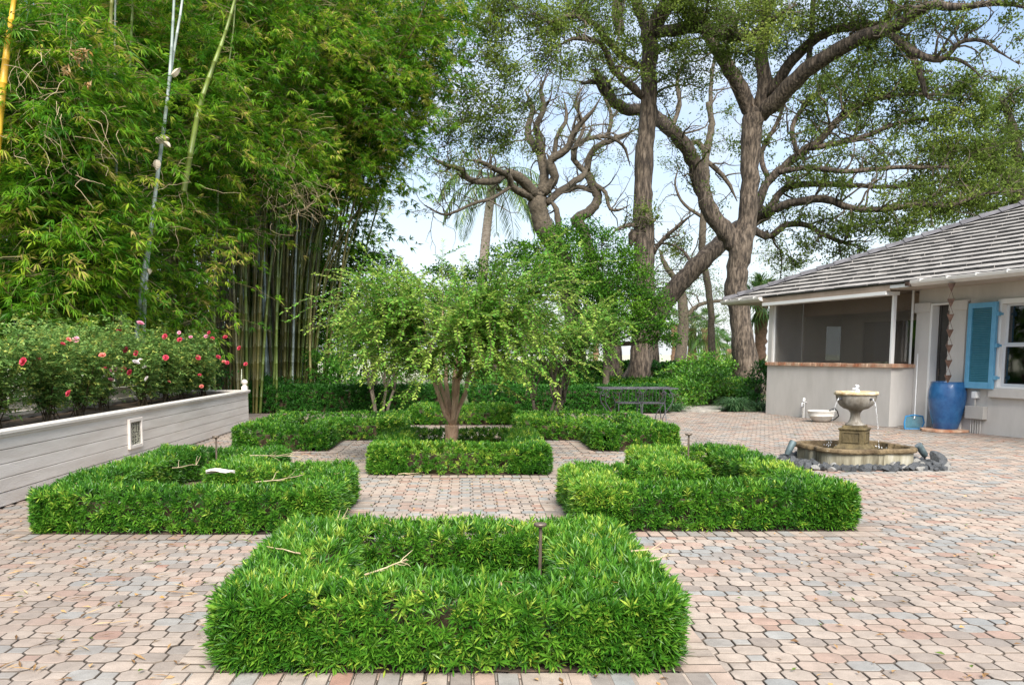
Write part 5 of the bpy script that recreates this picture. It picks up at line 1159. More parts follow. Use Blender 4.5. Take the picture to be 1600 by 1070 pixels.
oak('oak_tree', 'slim bare-limbed oak seen through the gap between the tall oak and the forked oak',
    [[(1112, 585, 41, 5.8), (1110, 480, 41, 5), (1097, 380, 41, 5.4), (1104, 300, 41, 5.4), (1102, 250, 41, 5.8), (1112, 200, 41, 5), (1106, 160, 41, 3.6)], [(1103, 240, 41, 4.3), (1088, 222, 41, 4), (1064, 232, 41, 3.6), (1050, 205, 41, 3.6), (1062, 165, 41, 3.2), (1058, 125, 41, 2.9), (1072, 90, 41, 2.2)], [(1110, 190, 41, 3.6), (1112, 120, 41, 2.9), (1120, 80, 41, 2.2)],
     [(1102, 250, 41, 4.3), (1125, 270, 41, 3.6), (1140, 290, 41, 2.9), (1152, 315, 41, 2.2)], [(1100, 340, 41, 2.9), (1070, 320, 41, 2.2), (1055, 290, 41, 1.7), (1062, 255, 41, 1.1)]],
    [(1070, 150, 41, 24, .4), (1060, 100, 41, 26, .5), (1130, 220, 41, 22, .5), (1140, 170, 41, 24, .5), (1165, 130, 41, 24, .5)], bark='bark_far', twiggy=1.6, kmin=.03, base=W(1112, 585, 41))
Ff = 36.0
oak('oak_tree', 'full crowned oak rising beyond the house roof at the edge of the photo',
    [[(1600, 560, Ff, 18), (1602, 420, Ff, 16), (1596, 330, Ff, 14), (1580, 280, Ff, 12)], [(1582, 290, Ff, 10), (1550, 255, Ff, 8), (1520, 240, Ff, 6), (1490, 225, Ff, 4)], [(1584, 285, Ff, 9), (1590, 230, Ff, 7), (1575, 180, Ff, 5), (1560, 150, Ff, 3)], [(1590, 300, Ff, 8), (1630, 240, Ff, 7), (1660, 190, Ff, 4)], [(1598, 340, Ff, 7), (1550, 325, Ff, 5), (1500, 318, Ff, 4), (1450, 335, Ff, 3)]],
    [(1575, 160, Ff, 36), (1600, 150, Ff, 38), (1560, 195, Ff, 40), (1600, 200, Ff, 44), (1545, 235, Ff, 42), (1590, 250, Ff, 46), (1555, 285, Ff, 42), (1600, 300, Ff, 44), (1515, 300, Ff, 38), (1480, 330, Ff, 34), (1640, 170, Ff, 46), (1650, 240, Ff, 50), (1440, 325, Ff, 28), (1400, 365, Ff, 28), (1540, 330, Ff, 36)],
    bark='bark_far', leaf=(.13, .065), per=1300, twiggy=.8, base=W(1600, 560, Ff))
Gg = 52.0
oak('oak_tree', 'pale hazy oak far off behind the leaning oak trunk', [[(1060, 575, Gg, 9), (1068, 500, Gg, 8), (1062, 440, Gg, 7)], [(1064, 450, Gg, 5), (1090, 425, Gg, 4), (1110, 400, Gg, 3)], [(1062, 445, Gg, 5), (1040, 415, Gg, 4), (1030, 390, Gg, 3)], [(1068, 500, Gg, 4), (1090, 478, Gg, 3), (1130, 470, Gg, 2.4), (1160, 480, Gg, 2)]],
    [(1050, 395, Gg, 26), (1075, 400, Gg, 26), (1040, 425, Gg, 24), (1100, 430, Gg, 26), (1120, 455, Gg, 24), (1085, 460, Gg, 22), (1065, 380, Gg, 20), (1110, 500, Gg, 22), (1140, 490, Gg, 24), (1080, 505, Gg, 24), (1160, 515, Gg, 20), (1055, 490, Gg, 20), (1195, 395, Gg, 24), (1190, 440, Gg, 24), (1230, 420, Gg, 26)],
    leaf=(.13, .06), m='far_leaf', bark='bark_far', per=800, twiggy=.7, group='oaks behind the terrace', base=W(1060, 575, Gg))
for lab, px, D, r in (('thick dark oak trunk between the tall oak and the weeping shrubs', 956, 36, 14), ('dark trunk stub showing just beside the tall oak at hedge level', 1022, 40, 9), ('thin far trunk seen under the weeping branches', 902, 44, 8)):
    t = thing('tree', lab, 'tree', W(px, 600, D) * 1.0, group='oaks behind the terrace'); t.location.z = 0
    g = Geo(); b = W(px, 590, D); tp = W(px + rng.normal(0, 10), 440, D); b.z = 0
    S = spline([b, b.lerp(tp, .4) + Vector((.15, 0, 0)), tp], 24); g.tube(S, np.linspace(r * 1.15, r * .7, 24) * D / 1400, 14, rough=.03)
    o = g.build('trunk', M['bark'], t, smooth=True); o.matrix_parent_inverse = Matrix.Translation(-t.location)
    gl = Geo(); cen = np.array(tp) + rng.normal(0, 1, (70, 3)) * [1.4, 1.2, .5]; scatter(gl, cen, 26, .25, .10, .045, np.full(70, .35)); gb = Geo()
    for c in cen[::3]: gb.tube(spline([np.array(tp) - [0, 0, .6], (np.array(tp) + c) / 2 + rng.normal(0, .1, 3), c], 6), np.linspace(.05, .01, 6), 5, caps=False)
    o = gb.build('branches', M['bark_far'], t); o.matrix_parent_inverse = Matrix.Translation(-t.location)
    o = gl.build('crown', M['oak_leaf'], t); o.matrix_parent_inverse = Matrix.Translation(-t.location)

# ------------------------------------------------------------------ palms
def frond(g, p, d, L_, k=34, ll=.7):
    S = [p]; d = d / np.linalg.norm(d)
    for i in range(14): d = d + np.array([0, 0, -.10 - .012 * i]); d /= np.linalg.norm(d); S.append(S[-1] + d * L_ / 14)
    S = np.array(S); g.tube(S, np.linspace(.035, .008, 15), 5, .3, caps=False)
    u = np.repeat(np.linspace(.12, 1, k), 2) * 13.99; i = u.astype(int); f = (u - i)[:, None]; P = S[i] * (1 - f) + S[i + 1] * f; T = unit(S[i + 1] - S[i]); side = unit(np.cross(T, [0, 0, 1.0])) * np.tile([1, -1], k)[:, None]
    ln = ll * np.sin(np.clip(u / 14, .05, .97) * math.pi) ** .6
    g.leaves(P, T * .55 + side + np.array([0, 0, -.35]) + rng.normal(0, .08, (2 * k, 3)), np.tile([0, 0, 1.0], (2 * k, 1)), ln, .055, .2, .4, None, droop=.25)
def coconut():
    D = 46.0; b = W(748, 560, D); pts = [W(x, y, D) for x, y in ((748, 560), (752, 470), (757, 395), (762, 345), (768, 300), (770, 282))]; pts[0].z = 0
    t = thing('palm_tree', 'tall coconut palm with a pale ringed trunk against the sky', 'palm tree', (b.x, D, 0)); inv = Matrix.Translation((-b.x, -D, 0))
    S = spline(pts, 90); g = Geo(); r = np.linspace(.27, .19, 90) * (1 + .05 * (np.arange(90) % 3 == 0)); g.tube(S, r, 12); o = g.build('trunk', M['palmbark'], t, smooth=True); o.matrix_parent_inverse = inv
    top = np.array(pts[-1])
    g = Geo(); g.leaves(top + rng.normal(0, .16, (70, 3)) * [1, 1, 2.2] - [0, 0, .5], rng.normal(0, .5, (70, 3)) + [0, 0, .4], rng.normal(size=(70, 3)), .7, .10, .1); o = g.build('husk', M['fern'], t); o.matrix_parent_inverse = inv
    for i in range(17):
        a = i * 2.4 + .2; el = .95 - .085 * i; g = Geo(); frond(g, top + [0, 0, .1], np.array([math.cos(a), math.sin(a) * .9, el]), 3.7, 36, .95); o = g.build('frond', M['palm_leaf'], t); o.matrix_parent_inverse = inv
M['palmbark'] = mat('ringed_palm_trunk', (.20, .155, .12), (.40, .34, .29), 5, .85, .5, 20, stretch=(1, 1, 2.5)); M['sabal'] = mat('fibrous_palm_trunk', (.17, .10, .06), (.35, .21, .13), 8, .9, .8, 20)
coconut()
def fan_palm(label, px, ytop, D, rp, cr_):
    b = W(px, 560, D); z = W(px, ytop, D).z; t = thing('fan_palm', label, 'palm tree', (b.x, D, 0), group='fan palms beyond the hedges')
    g = Geo(); r = rp * D / 1400; S = np.array([[0, 0, 0], [.05, 0, z * .5], [0, 0, z]]); S = spline(S, 26); g.tube(S, r * (1 + .12 * rng.normal(size=26)), 10, rough=.08); g.build('trunk', M['sabal'], t, smooth=True)
    g = Geo(); top = np.array([0, 0, z])
    for i in range(30):
        d = unit(rng.normal(size=3) + [0, 0, .25]); p = top + d * cr_ * .45; k = 13; s = unit(np.cross(d, [0, 0, 1.0])); a = np.linspace(-1.25, 1.25, k)[:, None]
        g.tube([top, (top + p) / 2 + [0, 0, .06], p], .018, 3, .3, caps=False)
        g.leaves(np.tile(p, (k, 1)), d * np.cos(a) + s * np.sin(a), np.tile([0, 0, 1.0], (k, 1)), cr_ * .6, .09, .1, .5, np.clip(rng.normal(.45, .2, k), 0, 1), droop=.3)
    g.build('crown', M['palm_leaf'], t)
for a in (('far fan palm with dark trunk, between the tall oak and the orange trunked palm', 1080, 512, 62, 7, 1.7), ('fan palm with an orange trunk, seen between the two big oak trunks', 1103, 512, 60, 7.5, 1.8), ('far fan palm with a pale trunk just beside the tall oak', 1054, 508, 66, 6.5, 1.8),
          ('fan palm with shaggy orange trunk between the forked oak and the porch', 1186, 470, 40, 9, 1.5), ('small far fan palm near the forked oak trunk', 1120, 530, 90, 4, 1.6), ('distant thin fan palm under the dark broadleaf tree', 1020, 520, 85, 4, 1.7), ('distant fan palm seen under the weeping branches', 930, 525, 80, 4.5, 1.7), ('low distant fan palm next to the forked oak trunk', 1138, 545, 80, 5, 1.6)):
    fan_palm(*a)

# ------------------------------------------------------------------ bamboo
def culm_mat():
    m = bpy.data.materials.new('bamboo_culm'); m.use_nodes = True; t = m.node_tree; b = t.nodes['Principled BSDF']; a = t.nodes.new('ShaderNodeAttribute'); a.attribute_name = 'tint'
    r = t.nodes.new('ShaderNodeValToRGB'); e = r.color_ramp.elements
    st = [(0, (.040, .030, .014)), (.25, (.14, .125, .035)), (.45, (.10, .145, .028)), (.6, (.15, .20, .035)), (.72, (.27, .23, .08)), (.82, (.24, .30, .28)), (.92, (.42, .47, .42)), (1, (.62, .36, .03))]
    while len(e) < len(st): e.new(.5)
    for i, (p, c) in enumerate(st): e[i].position = p; e[i].color = (*c, 1)
    t.links.new(a.outputs['Fac'], r.inputs[0]); tcn = t.nodes.new('ShaderNodeTexCoord'); n = t.nodes.new('ShaderNodeTexNoise'); n.inputs['Scale'].default_value = 3; n.inputs['Detail'].default_value = 5; t.links.new(tcn.outputs['Object'], n.inputs['Vector'])
    q = t.nodes.new('ShaderNodeMapRange'); q.inputs[1].default_value = .3; q.inputs[2].default_value = .7; q.inputs[3].default_value = .6; q.inputs[4].default_value = 1.3; t.links.new(n.outputs['Fac'], q.inputs[0])
    v = t.nodes.new('ShaderNodeVectorMath'); v.operation = 'SCALE'; t.links.new(r.outputs[0], v.inputs[0]); t.links.new(q.outputs[0], v.inputs['Scale']); t.links.new(v.outputs[0], b.inputs['Base Color']); b.inputs['Roughness'].default_value = .45; return m
M['culm'] = culm_mat()
def culm_geo(P, r, tint, k=7):
    """one culm: swollen rings at the nodes"""
    P = np.asarray(P, float); ln = np.linalg.norm(np.diff(P, axis=0), axis=1).sum(); nn = max(6, int(ln / .36)); S = spline(P, nn * 3 + 1); rr = np.linspace(r, r * .35, len(S)); i = np.arange(len(S)) % 3
    # nodes come in close triples: squeeze the samples toward every node
    u = np.arange(nn + 1)[:, None] + np.array([-.035, 0, .035])[None]; u = np.clip(u.ravel() / nn, 0, 1) * (len(S) - 1); j = np.minimum(u.astype(int), len(S) - 2); f = (u - j)[:, None]; S2 = S[j] * (1 - f) + S[j + 1] * f
    rr2 = np.interp(u, np.arange(len(S)), rr) * np.tile([1, 1.22, 1], nn + 1); keep = np.concatenate([[True], np.linalg.norm(np.diff(S2, axis=0), axis=1) > 1e-4]); S2, rr2 = S2[keep], rr2[keep]
    g = Geo(); g.tube(S2, rr2, k, tint); return g, S
def bamboo(label, bx, by, n, spr, lean, H, zmin, tints, r0, nb, leaf=(.16, .025), specials=(), zlow=.0, out=1.0, lin=.28, fill=(), dead=(), sheaths=(), dry=()):
    t = thing('bamboo_clump', label, 'bamboo', (bx, by, 0), group='bamboo clumps along the terrace edge'); off = np.array([bx, by, 0]); paths = []
    for _ in range(n):
        b = np.array([rng.normal(0, spr[0]), rng.normal(0, spr[1]), 0]); o = np.array([b[0] * .9 * out + lean[0] + rng.normal(0, .9), b[1] * .6 * out + lean[1] + rng.normal(0, .8), 0]); h = H * rng.uniform(.75, 1.1); u = np.linspace(0, 1, 9)[:, None]
        P = b + o * (u * lin + u ** 2.6 * .95) + np.array([0, 0, 1]) * h * (u - .10 * u ** 4) + rng.normal(0, .05, (9, 3)) * u
        g, S = culm_geo(P, r0 * rng.uniform(.7, 1.25), float(np.clip(rng.choice(tints) + rng.normal(0, .05), 0, .9))); g.build('culm', M['culm'], t, smooth=True); paths.append(S)
    for pts, D, rp, tn, lb in specials:
        P = np.array([W(x, y, D + i * .05) for i, (x, y) in enumerate(pts)]) - off; g, S = culm_geo(P, rp * D / 1400, tn, 10); o = g.build('culm', M['culm'], t, smooth=True); o['label'] = lb
    if dead:
        g = Geo()
        for px, py, D, rp, cnt in dead:
            for _ in range(cnt): c = np.array(W(px, py, D)) - off + rng.normal(0, .45, 3) * rp * D / 1400; g.tube(walk(c, rng.normal(size=3) + [.2, -.2, -.6], rng.uniform(.3, .9), 8, .35, -.05), np.linspace(.0045, .0018, 8), 4, caps=False)
        tag(g.build('dry_twigs', M['straw'], t), kind='stuff')
    for px, py, D, sz, a in sheaths:
        c = np.array(W(px, py, D)) - off; g = Geo(); rows = []
        for i in range(6):
            u = i / 5; w = sz * .32 * math.sin(math.pi * min(.97, u * .75 + .22)); d = np.array([math.cos(a) * u * sz, -.02, math.sin(a) * u * sz + .04 * u]); n_ = np.array([-math.sin(a), .0, math.cos(a)]); rows += [c + d - n_ * w + [0, .05, 0], c + d, c + d + n_ * w + [0, .05, 0]]
        g.add(rows, [(3 * i + j, 3 * i + j + 1, 3 * i + j + 4, 3 * i + j + 3) for i in range(5) for j in range(2)]); g.build('culm_sheath', M['sheath'], t)
    if dry:
        g = Geo()
        for px, py, D, rp, cnt in dry: c = np.array(W(px, py, D)) - off; p_ = c + rng.normal(0, .45, (cnt, 3)) * rp * D / 1400; g.leaves(p_, rng.normal(size=(cnt, 3)) + [0, 0, -.5], rng.normal(size=(cnt, 3)), rng.uniform(.06, .12, cnt), .03, .2, .45, rng.uniform(.3, .92, cnt))
        g.build('dead_leaves', M['dry'], t)
    # leafy branches
    bs, bd, bl = [], [], []
    for S in paths:
        S = S[S[:, 2] > zmin]
        if len(S) < 3: continue
        j = rng.integers(0, len(S), nb); bs.append(S[j]); a = rng.random(nb) * 6.283; bd.append(np.stack([np.cos(a), np.sin(a), rng.uniform(-.1, .6, nb)], 1)); bl.append(rng.uniform(.6, 1.7, nb))
    for (px, py, D, rp, cnt) in fill:
        cnt = int(cnt * 2.3)                    # outer branches that hang toward the terrace
        c = np.array(W(px, py, D)) - off; R_ = rp * D / 1400; p = c + rng.normal(0, .55, (cnt, 3)) * R_; bs.append(p); a = rng.random(cnt) * 6.283; bd.append(np.stack([np.cos(a), np.sin(a) - .3, rng.uniform(-.2, .5, cnt)], 1)); bl.append(rng.uniform(.4, 1.0, cnt))
    bs, bd, bl = np.concatenate(bs), unit(np.concatenate(bd)), np.concatenate(bl); q = len(bs); u = np.linspace(0, 1, 5)
    BP = bs[:, None] + bd[:, None] * (bl[:, None] * u)[..., None] + np.array([0, 0, -1.0]) * (bl[:, None] * u ** 2 * .55)[..., None]
    keep = BP[:, -1, 2] > zlow + .15; BP, bd, bl = BP[keep], bd[keep], bl[keep]; q = len(BP)
    # thin triangular twigs, all at once
    X = unit(np.cross(bd, [0, 0, 1.0])); Y = np.cross(X, bd); a = np.arange(3) * 2.094; ringv = (X[:, None] * np.cos(a)[None, :, None] + Y[:, None] * np.sin(a)[None, :, None]); rr = np.linspace(.008, .002, 5)
    V = (BP[:, :, None] + ringv[:, None] * rr[None, :, None, None]).reshape(-1, 3); base = (np.arange(q) * 15)[:, None, None, None]; i = np.arange(4)[None, :, None, None] * 3; j = np.arange(3)[None, None, :, None]; j2 = (j + 1) % 3
    F = np.concatenate([base + i + j, base + i + j2, base + i + 3 + j2, base + i + 3 + j], -1).reshape(-1, 4)
    g = Geo(); g.add(V, F); g.build('twigs', M['culmtwig'], t)
    ns = 8; s = rng.uniform(.25, 1, (q, ns)); ii = np.minimum((s * 4).astype(int), 3); f = (s * 4 - ii)[..., None]; ar = np.arange(q)[:, None]; SP = (BP[ar, ii] * (1 - f) + BP[ar, ii + 1] * f + rng.normal(0, .05, (q, ns, 3))).reshape(-1, 3); SD = unit(np.repeat(bd, ns, 0) + rng.normal(0, .6, (q * ns, 3)) + [0, 0, -.25])
    k = 6; m_ = len(SP); sd = unit(np.cross(SD, [0, 0, 1.0])); fan = np.linspace(-1, 1, k)[None, :, None]
    D = SD[:, None] * .8 + sd[:, None] * fan * .9 + np.array([0, 0, -.30]) + rng.normal(0, .22, (m_, k, 3)); P = SP[:, None] + D * .015
    tone = np.clip(np.repeat(np.clip(rng.normal(.60, .24, q), 0, 1), ns) + rng.normal(0, .08, m_), 0, .97)
    tn = np.clip(np.repeat(tone, k) + rng.normal(0, .10, m_ * k), 0, 1); g = Geo()
    g.leaves(P.reshape(-1, 3), D.reshape(-1, 3), np.tile([0, 0, 1.0], (m_ * k, 1)) + rng.normal(0, .35, (m_ * k, 3)), rng.uniform(leaf[0] * .6, leaf[0] * 1.2, m_ * k), rng.uniform(leaf[1] * .8, leaf[1] * 1.2, m_ * k), .12, .38, tn, droop=.12)
    g.build('foliage', M['bamboo_leaf'], t)
M['sheath'] = mat('pale_sheath', (.46, .38, .28), (.62, .53, .42), 9, .7); M['culmtwig'] = mat('bamboo_twig', (.10, .085, .03), (.20, .17, .07), 6, .7)
bamboo('leafy bamboo clump behind the roses with a yellow culm at the photo edge', -8.2, 15.2, 16, (1.0, .8), (.2, -.3), 12, 1.5, (.45, .3, .6), .038, 60, dry=[(127, 85, 12.6, 14, 60), (104, 110, 12.6, 5, 14), (138, 130, 12.6, 5, 14)], dead=[(80, 200, 13, 90, 40), (60, 80, 13, 80, 25)], leaf=(.17, .024),
       specials=[([(-12, 330), (-4, 210), (5, 130), (13, 60), (22, 0), (32, -90)], 12.6, 7.5, 1.0, 'yellow orange bamboo culm'), ([(112, 535), (92, 498), (58, 438), (25, 385), (2, 355), (-30, 330)], 13.6, 6, .6, 'fat green leaning bamboo culm')],
       fill=[(60, 60, 13.5, 70, 60), (40, 180, 13.5, 70, 60), (110, 250, 14, 80, 70), (50, 330, 13.8, 80, 70), (130, 350, 14.2, 70, 70), (90, 430, 14, 60, 60), (30, 480, 14, 50, 40), (150, 150, 14.5, 70, 60), (150, 450, 14.6, 50, 40)])
bamboo('bamboo clump with pale powdery blue culms showing through its leaves', -6.9, 18.3, 16, (.7, .7), (.1, -.2), 13, 2.0, (.4, .25, .5), .036, 60, sheaths=[(268, 118, 14.8, .16, .5), (243, 218, 14.8, .22, -.1), (256, 222, 14.75, .15, -.9), (244, 250, 14.8, .2, -1.6), (231, 420, 14.8, .13, -1.4)], dead=[(240, 300, 15.5, 80, 30)],
       specials=[([(212, 560), (218, 470), (232, 380), (247, 270), (264, 130), (272, 0), (276, -120)], 14.9, 4.2, .85, 'pale powdery blue bamboo culm'), ([(222, 560), (228, 430), (243, 300), (257, 190), (270, 90), (285, 0), (292, -100)], 15.0, 3.8, .88, 'pale grey bamboo culm'), ([(190, 560), (185, 400), (181, 250), (179, 100), (182, -80)], 14.9, 3.2, .8, 'slim grey green bamboo culm'),
                 ([(287, 300), (310, 175), (330, 112), (350, 58), (367, 0), (384, -70)], 15.6, 4.4, .58, 'olive leaning bamboo culm')],
       fill=[(220, 60, 17, 70, 60), (300, 100, 17.5, 70, 60), (200, 200, 17, 60, 50), (320, 220, 17.5, 70, 60), (260, 330, 17.4, 60, 45), (170, 300, 16.6, 60, 55), (190, 420, 16.6, 50, 45), (300, 420, 17.4, 40, 16), (290, 490, 17.2, 30, 10), (160, 480, 16.6, 40, 30)])
bamboo('bamboo clump with bare brown culms beside the planter finial', -5.9, 21.6, 56, (.6, .55), (.2, -.2), 13, 5.4, (.2, .3, .7, .1, .25, .3, .45), .030, 36, out=1.5, lin=.38, dead=[(440, 280, 19.5, 60, 60), (480, 300, 20, 50, 30), (330, 400, 19.8, 40, 25), (380, 360, 19.8, 40, 25)], dry=[(395, 277, 19.5, 10, 14)],
       fill=[(370, 150, 20, 80, 80), (400, 250, 20, 80, 90), (350, 310, 20, 50, 24), (330, 370, 20, 30, 8), (420, 60, 20, 80, 80), (450, 230, 21, 50, 40)])
bamboo('dense fan of olive bamboo culms with tips arching toward the palm', -5.15, 25.2, 84, (.55, .5), (1.0, -.2), 15, 5.6, (.2, .35, .45, .1, .7, .3, .25, .4, .83), .034, 36,
       fill=[(520, 60, 23.5, 90, 110), (580, 130, 23.5, 80, 100), (520, 190, 23.5, 80, 90), (620, 60, 24, 70, 90), (660, 120, 24.5, 50, 60), (560, 250, 24.5, 50, 50), (680, 40, 24.5, 40, 45), (600, 220, 24.5, 50, 50), (640, 190, 24.5, 40, 35), (470, 120, 23, 80, 80), (705, 15, 25, 26, 22)],
       out=2.2, lin=.5, dead=[(455, 290, 21.5, 50, 40)], specials=[([(478, 600), (500, 440), (545, 350), (600, 275), (660, 175), (740, 88)], 24.6, 1.7, .15, 'thin dark arching culm'), ([(485, 600), (512, 430), (560, 340), (620, 265), (700, 190)], 25, 1.6, .2, 'thin dark arching culm'), ([(486, 600), (484, 540), (486, 480), (489, 430)], 23.6, 2.2, .7, 'straw coloured dead culm')])
bamboo('dark bamboo clump filling the space behind the front clumps', -10.5, 23.0, 30, (1.6, .9), (0, 0), 14, 1.2, (.3, .45), .034, 60, leaf=(.22, .045))
bamboo('dark bamboo clump deep behind the blue culms', -8.0, 26.5, 30, (1.6, .8), (0, 0), 15, 1.5, (.3, .45), .034, 70, leaf=(.22, .045))
bamboo('dark bamboo clump farthest back, closing the gaps between the brown culms', -6.3, 29.5, 36, (1.5, .7), (0, 0), 15, .6, (.3, .2), .034, 66, leaf=(.22, .045))

# ------------------------------------------------------------------ weeping small-leaved trees on the terrace
def weeping(label, bx, by, trunk_h, r0, W_, H_, n, name='weeping_tree', bark='bark_far', gv0=.02, gv1=.13, lean=(0, 0), multi=1, Ll=.034, Lw=.018, tone=.45, zlow=.45, group=None):
    t = thing(name, label, 'tree', (bx, by, 0), group=group); g = Geo(); ends = []
    for s_ in range(multi):
        o = np.array([rng.normal(0, .12), rng.normal(0, .1), 0]) if multi > 1 else np.zeros(3)
        tp = o * 2.2 + np.array([lean[0] * .3, lean[1], trunk_h])
        if multi == 1: g.tube(spline([o, o + [.01, 0, trunk_h * .35], o + [.03, 0, trunk_h * .7], tp], 22), np.array([1.25, 1.06, 1.0] + [.97] * 11 + list(np.linspace(.98, 1.12, 8))) * r0, 16, rough=.03)
        else: g.tube(spline([o, o * 1.5 + [0, 0, trunk_h * .5], tp], 12), np.linspace(r0, r0 * .8, 12), 9, rough=.03)
        for i in range(7 if multi == 1 else 4):
            a = i * 6.283 / (7 if multi == 1 else 4) + rng.normal(0, .3); sp = W_ * rng.uniform(.28, .6); h = H_ * rng.uniform(.62, .95) - trunk_h
            P = spline([tp - [0, 0, .04], tp + np.array([math.cos(a) * sp * .35, math.sin(a) * sp * .35, h * .45]), tp + np.array([math.cos(a) * sp * .7 + lean[0] * .5, math.sin(a) * sp * .7, h * .8]), tp + np.array([math.cos(a) * sp + lean[0], math.sin(a) * sp, h])], 12)
            P += rng.normal(0, .012, P.shape); g.tube(P, np.linspace(r0 * (.42 if multi == 1 else .6), .007, 12), 8); ends.append(P[4:])
    g.build('trunk', M[bark], t, smooth=True)
    ends = np.concatenate(ends); gb, gl = Geo(), Geo()
    for _ in range(n):
        p = ends[rng.integers(len(ends))]; a = math.atan2(p[1], p[0] - lean[0]) + rng.normal(0, .8); L_ = rng.uniform(.5, 1.15) * W_ / 1.5; d = np.array([math.cos(a), math.sin(a), rng.uniform(.3, 1.3)]); d /= np.linalg.norm(d); S = [p]
        m_ = 14; gv = rng.uniform(gv0, gv1)
        for i in range(m_): d = d + np.array([0, 0, -gv]) + rng.normal(0, .05, 3); d /= np.linalg.norm(d); S.append(S[-1] + d * L_ / m_)
        S = np.array(S); S = S[S[:, 2] > zlow]
        if len(S) < 4: continue
        gb.tube(S, np.linspace(.006, .002, len(S)), 3, caps=False)
        for br in range(3):
            if br == 0: Q = S
            else:
                j = rng.integers(1, len(S) - 1); Q = walk(S[j], S[j + 1] - S[j] + rng.normal(0, .05, 3), L_ * rng.uniform(.2, .5), 6, .18, -.10); gb.tube(Q, np.linspace(.004, .002, 6), 3, caps=False)
            ln = np.linalg.norm(np.diff(Q, axis=0), axis=1).sum(); k = max(4, int(ln / (Ll * .62))); u = np.repeat(np.linspace(.05, 1, k), 2) * (len(Q) - 1.001); i = u.astype(int); f = (u - i)[:, None]; P = Q[i] * (1 - f) + Q[i + 1] * f; T = unit(Q[i + 1] - Q[i]); side = unit(np.cross(T, [0.02, 0.01, 1.0])) * np.tile([1, -1], k)[:, None]
            D = T * .75 + side + rng.normal(0, .3, P.shape); tn = np.clip(rng.normal(tone, .12) + .28 * (u / len(Q)) * (rng.random() < .6) + rng.normal(0, .09, 2 * k), 0, 1)
            gl.leaves(P, D, rng.normal(0, .3, P.shape) + [0, 0, 1], rng.uniform(Ll * .7, Ll * 1.2, 2 * k), rng.uniform(Lw * .8, Lw * 1.2, 2 * k), .12, .5, tn)
    gb.build('branches', M['stem'], t); gl.build('crown', M['myrtle_leaf'], t); return t
weeping('small weeping tree with a forked pinkish trunk in the middle of the centre bed', -.215, 11.5, 0.50, .082, 1.75, 2.4, 500, lean=(.12, 0), zlow=.60, Ll=.054, Lw=.029, tone=.78, bark='bark_smooth', gv0=0, gv1=.13)
weeping('multi-stemmed weeping shrub between the centre tree and the dark broadleaf tree', 1.5, 16.6, .55, .035, 1.25, 2.45, 260, name='weeping_shrub', multi=5, Ll=.058, Lw=.032, tone=.72, zlow=.5, lean=(.2, 0), group='weeping shrubs behind the beds')
weeping('weeping shrub in front of the bamboo, left behind the centre tree', -1.95, 20.2, .6, .035, 1.15, 2.6, 220, name='weeping_shrub', multi=4, Ll=.07, Lw=.038, tone=.6, zlow=.5, group='weeping shrubs behind the beds')

# ------------------------------------------------------------------ broadleaf trees and shrubs behind the hedgerow
def bushy(name, label, cat, clumps, m, leaf, per, trunkr, group, base=None, spread=.10, dark=.42):
    P = [np.array(W(px, py, D)) for px, py, D, r in clumps]; b = base or Vector((np.mean([p[0] for p in P]), np.mean([p[1] for p in P]), 0)); t = thing(name, label, cat, (b.x, b.y, 0), group=group); off = np.array(b); off[2] = 0
    gt, gl = Geo(), Geo(); tops = max(p[2] for p in P); hub = np.array([0, 0, max(.35, tops * .35)])
    gt.tube(spline([[0, 0, 0], hub * [1, 1, .5] + [.03, 0, 0], hub], 10), np.linspace(trunkr, trunkr * .75, 10), 9, rough=.04)
    for (px, py, D, r), p in zip(clumps, P):
        c = p - off; R_ = r * D / 1400; gt.tube(spline([hub, (hub + c) / 2 + rng.normal(0, .12, 3), c], 9), np.linspace(trunkr * .5, .012, 9), 6, caps=False)
        n = max(8, int(per * (r / 30) ** 2)); d = unit(rng.normal(size=(n, 3)) + [0, 0, .15]); rad = R_ * (rng.random(n) ** .4)[:, None] * np.array([1.15, 1.15, .62]); cen = c + d * rad; n = len(cen); cen[:, 2] = np.maximum(cen[:, 2], .06)
        for q in cen[::9]: gt.tube([c + rng.normal(0, .05, 3), (c + q) / 2 + rng.normal(0, .04, 3), q], [.012, .008, .003], 3, caps=False)
        tone = np.clip(rng.normal(dark, .09) + .16 * d[:, 2] + rng.normal(0, .10, n), 0, 1)  # upper leaves of every clump get a paler tint
        scatter(gl, cen, 17, spread * 1.1, *leaf, tone, down=.1, outward=d * .7, flat=.6)
    gt.build('stems' if cat != 'tree' else 'trunk', M['bark_far'], t); gl.build('foliage' if cat != 'tree' else 'crown', M[m], t); return t
bushy('broadleaf_tree', 'dark glossy layered broadleaf tree in front of the tall oak trunk', 'tree',
      [(905, 360, 25, 30), (870, 372, 24.6, 28), (940, 378, 25, 32), (840, 390, 24.4, 26), (890, 400, 24.5, 36), (935, 415, 24.6, 36), (975, 405, 25, 30), (985, 430, 24.8, 32), (950, 450, 24.4, 38), (905, 440, 24.2, 36), (865, 425, 24, 32), (1000, 460, 24.8, 34), (1020, 485, 25, 30), (970, 480, 24.4, 36), (930, 490, 24, 34), (1030, 510, 25, 26), (1000, 505, 24.6, 30), (960, 515, 24.2, 32), (1045, 530, 25, 16), (920, 455, 24, 30), (1015, 530, 25, 20), (830, 415, 24, 24), (900, 520, 24, 26)],
      'gloss_leaf', (.085, .042), 64, .10, 'broadleaf trees behind the hedgerow', base=W(945, 625, 24.8) * 1.0)
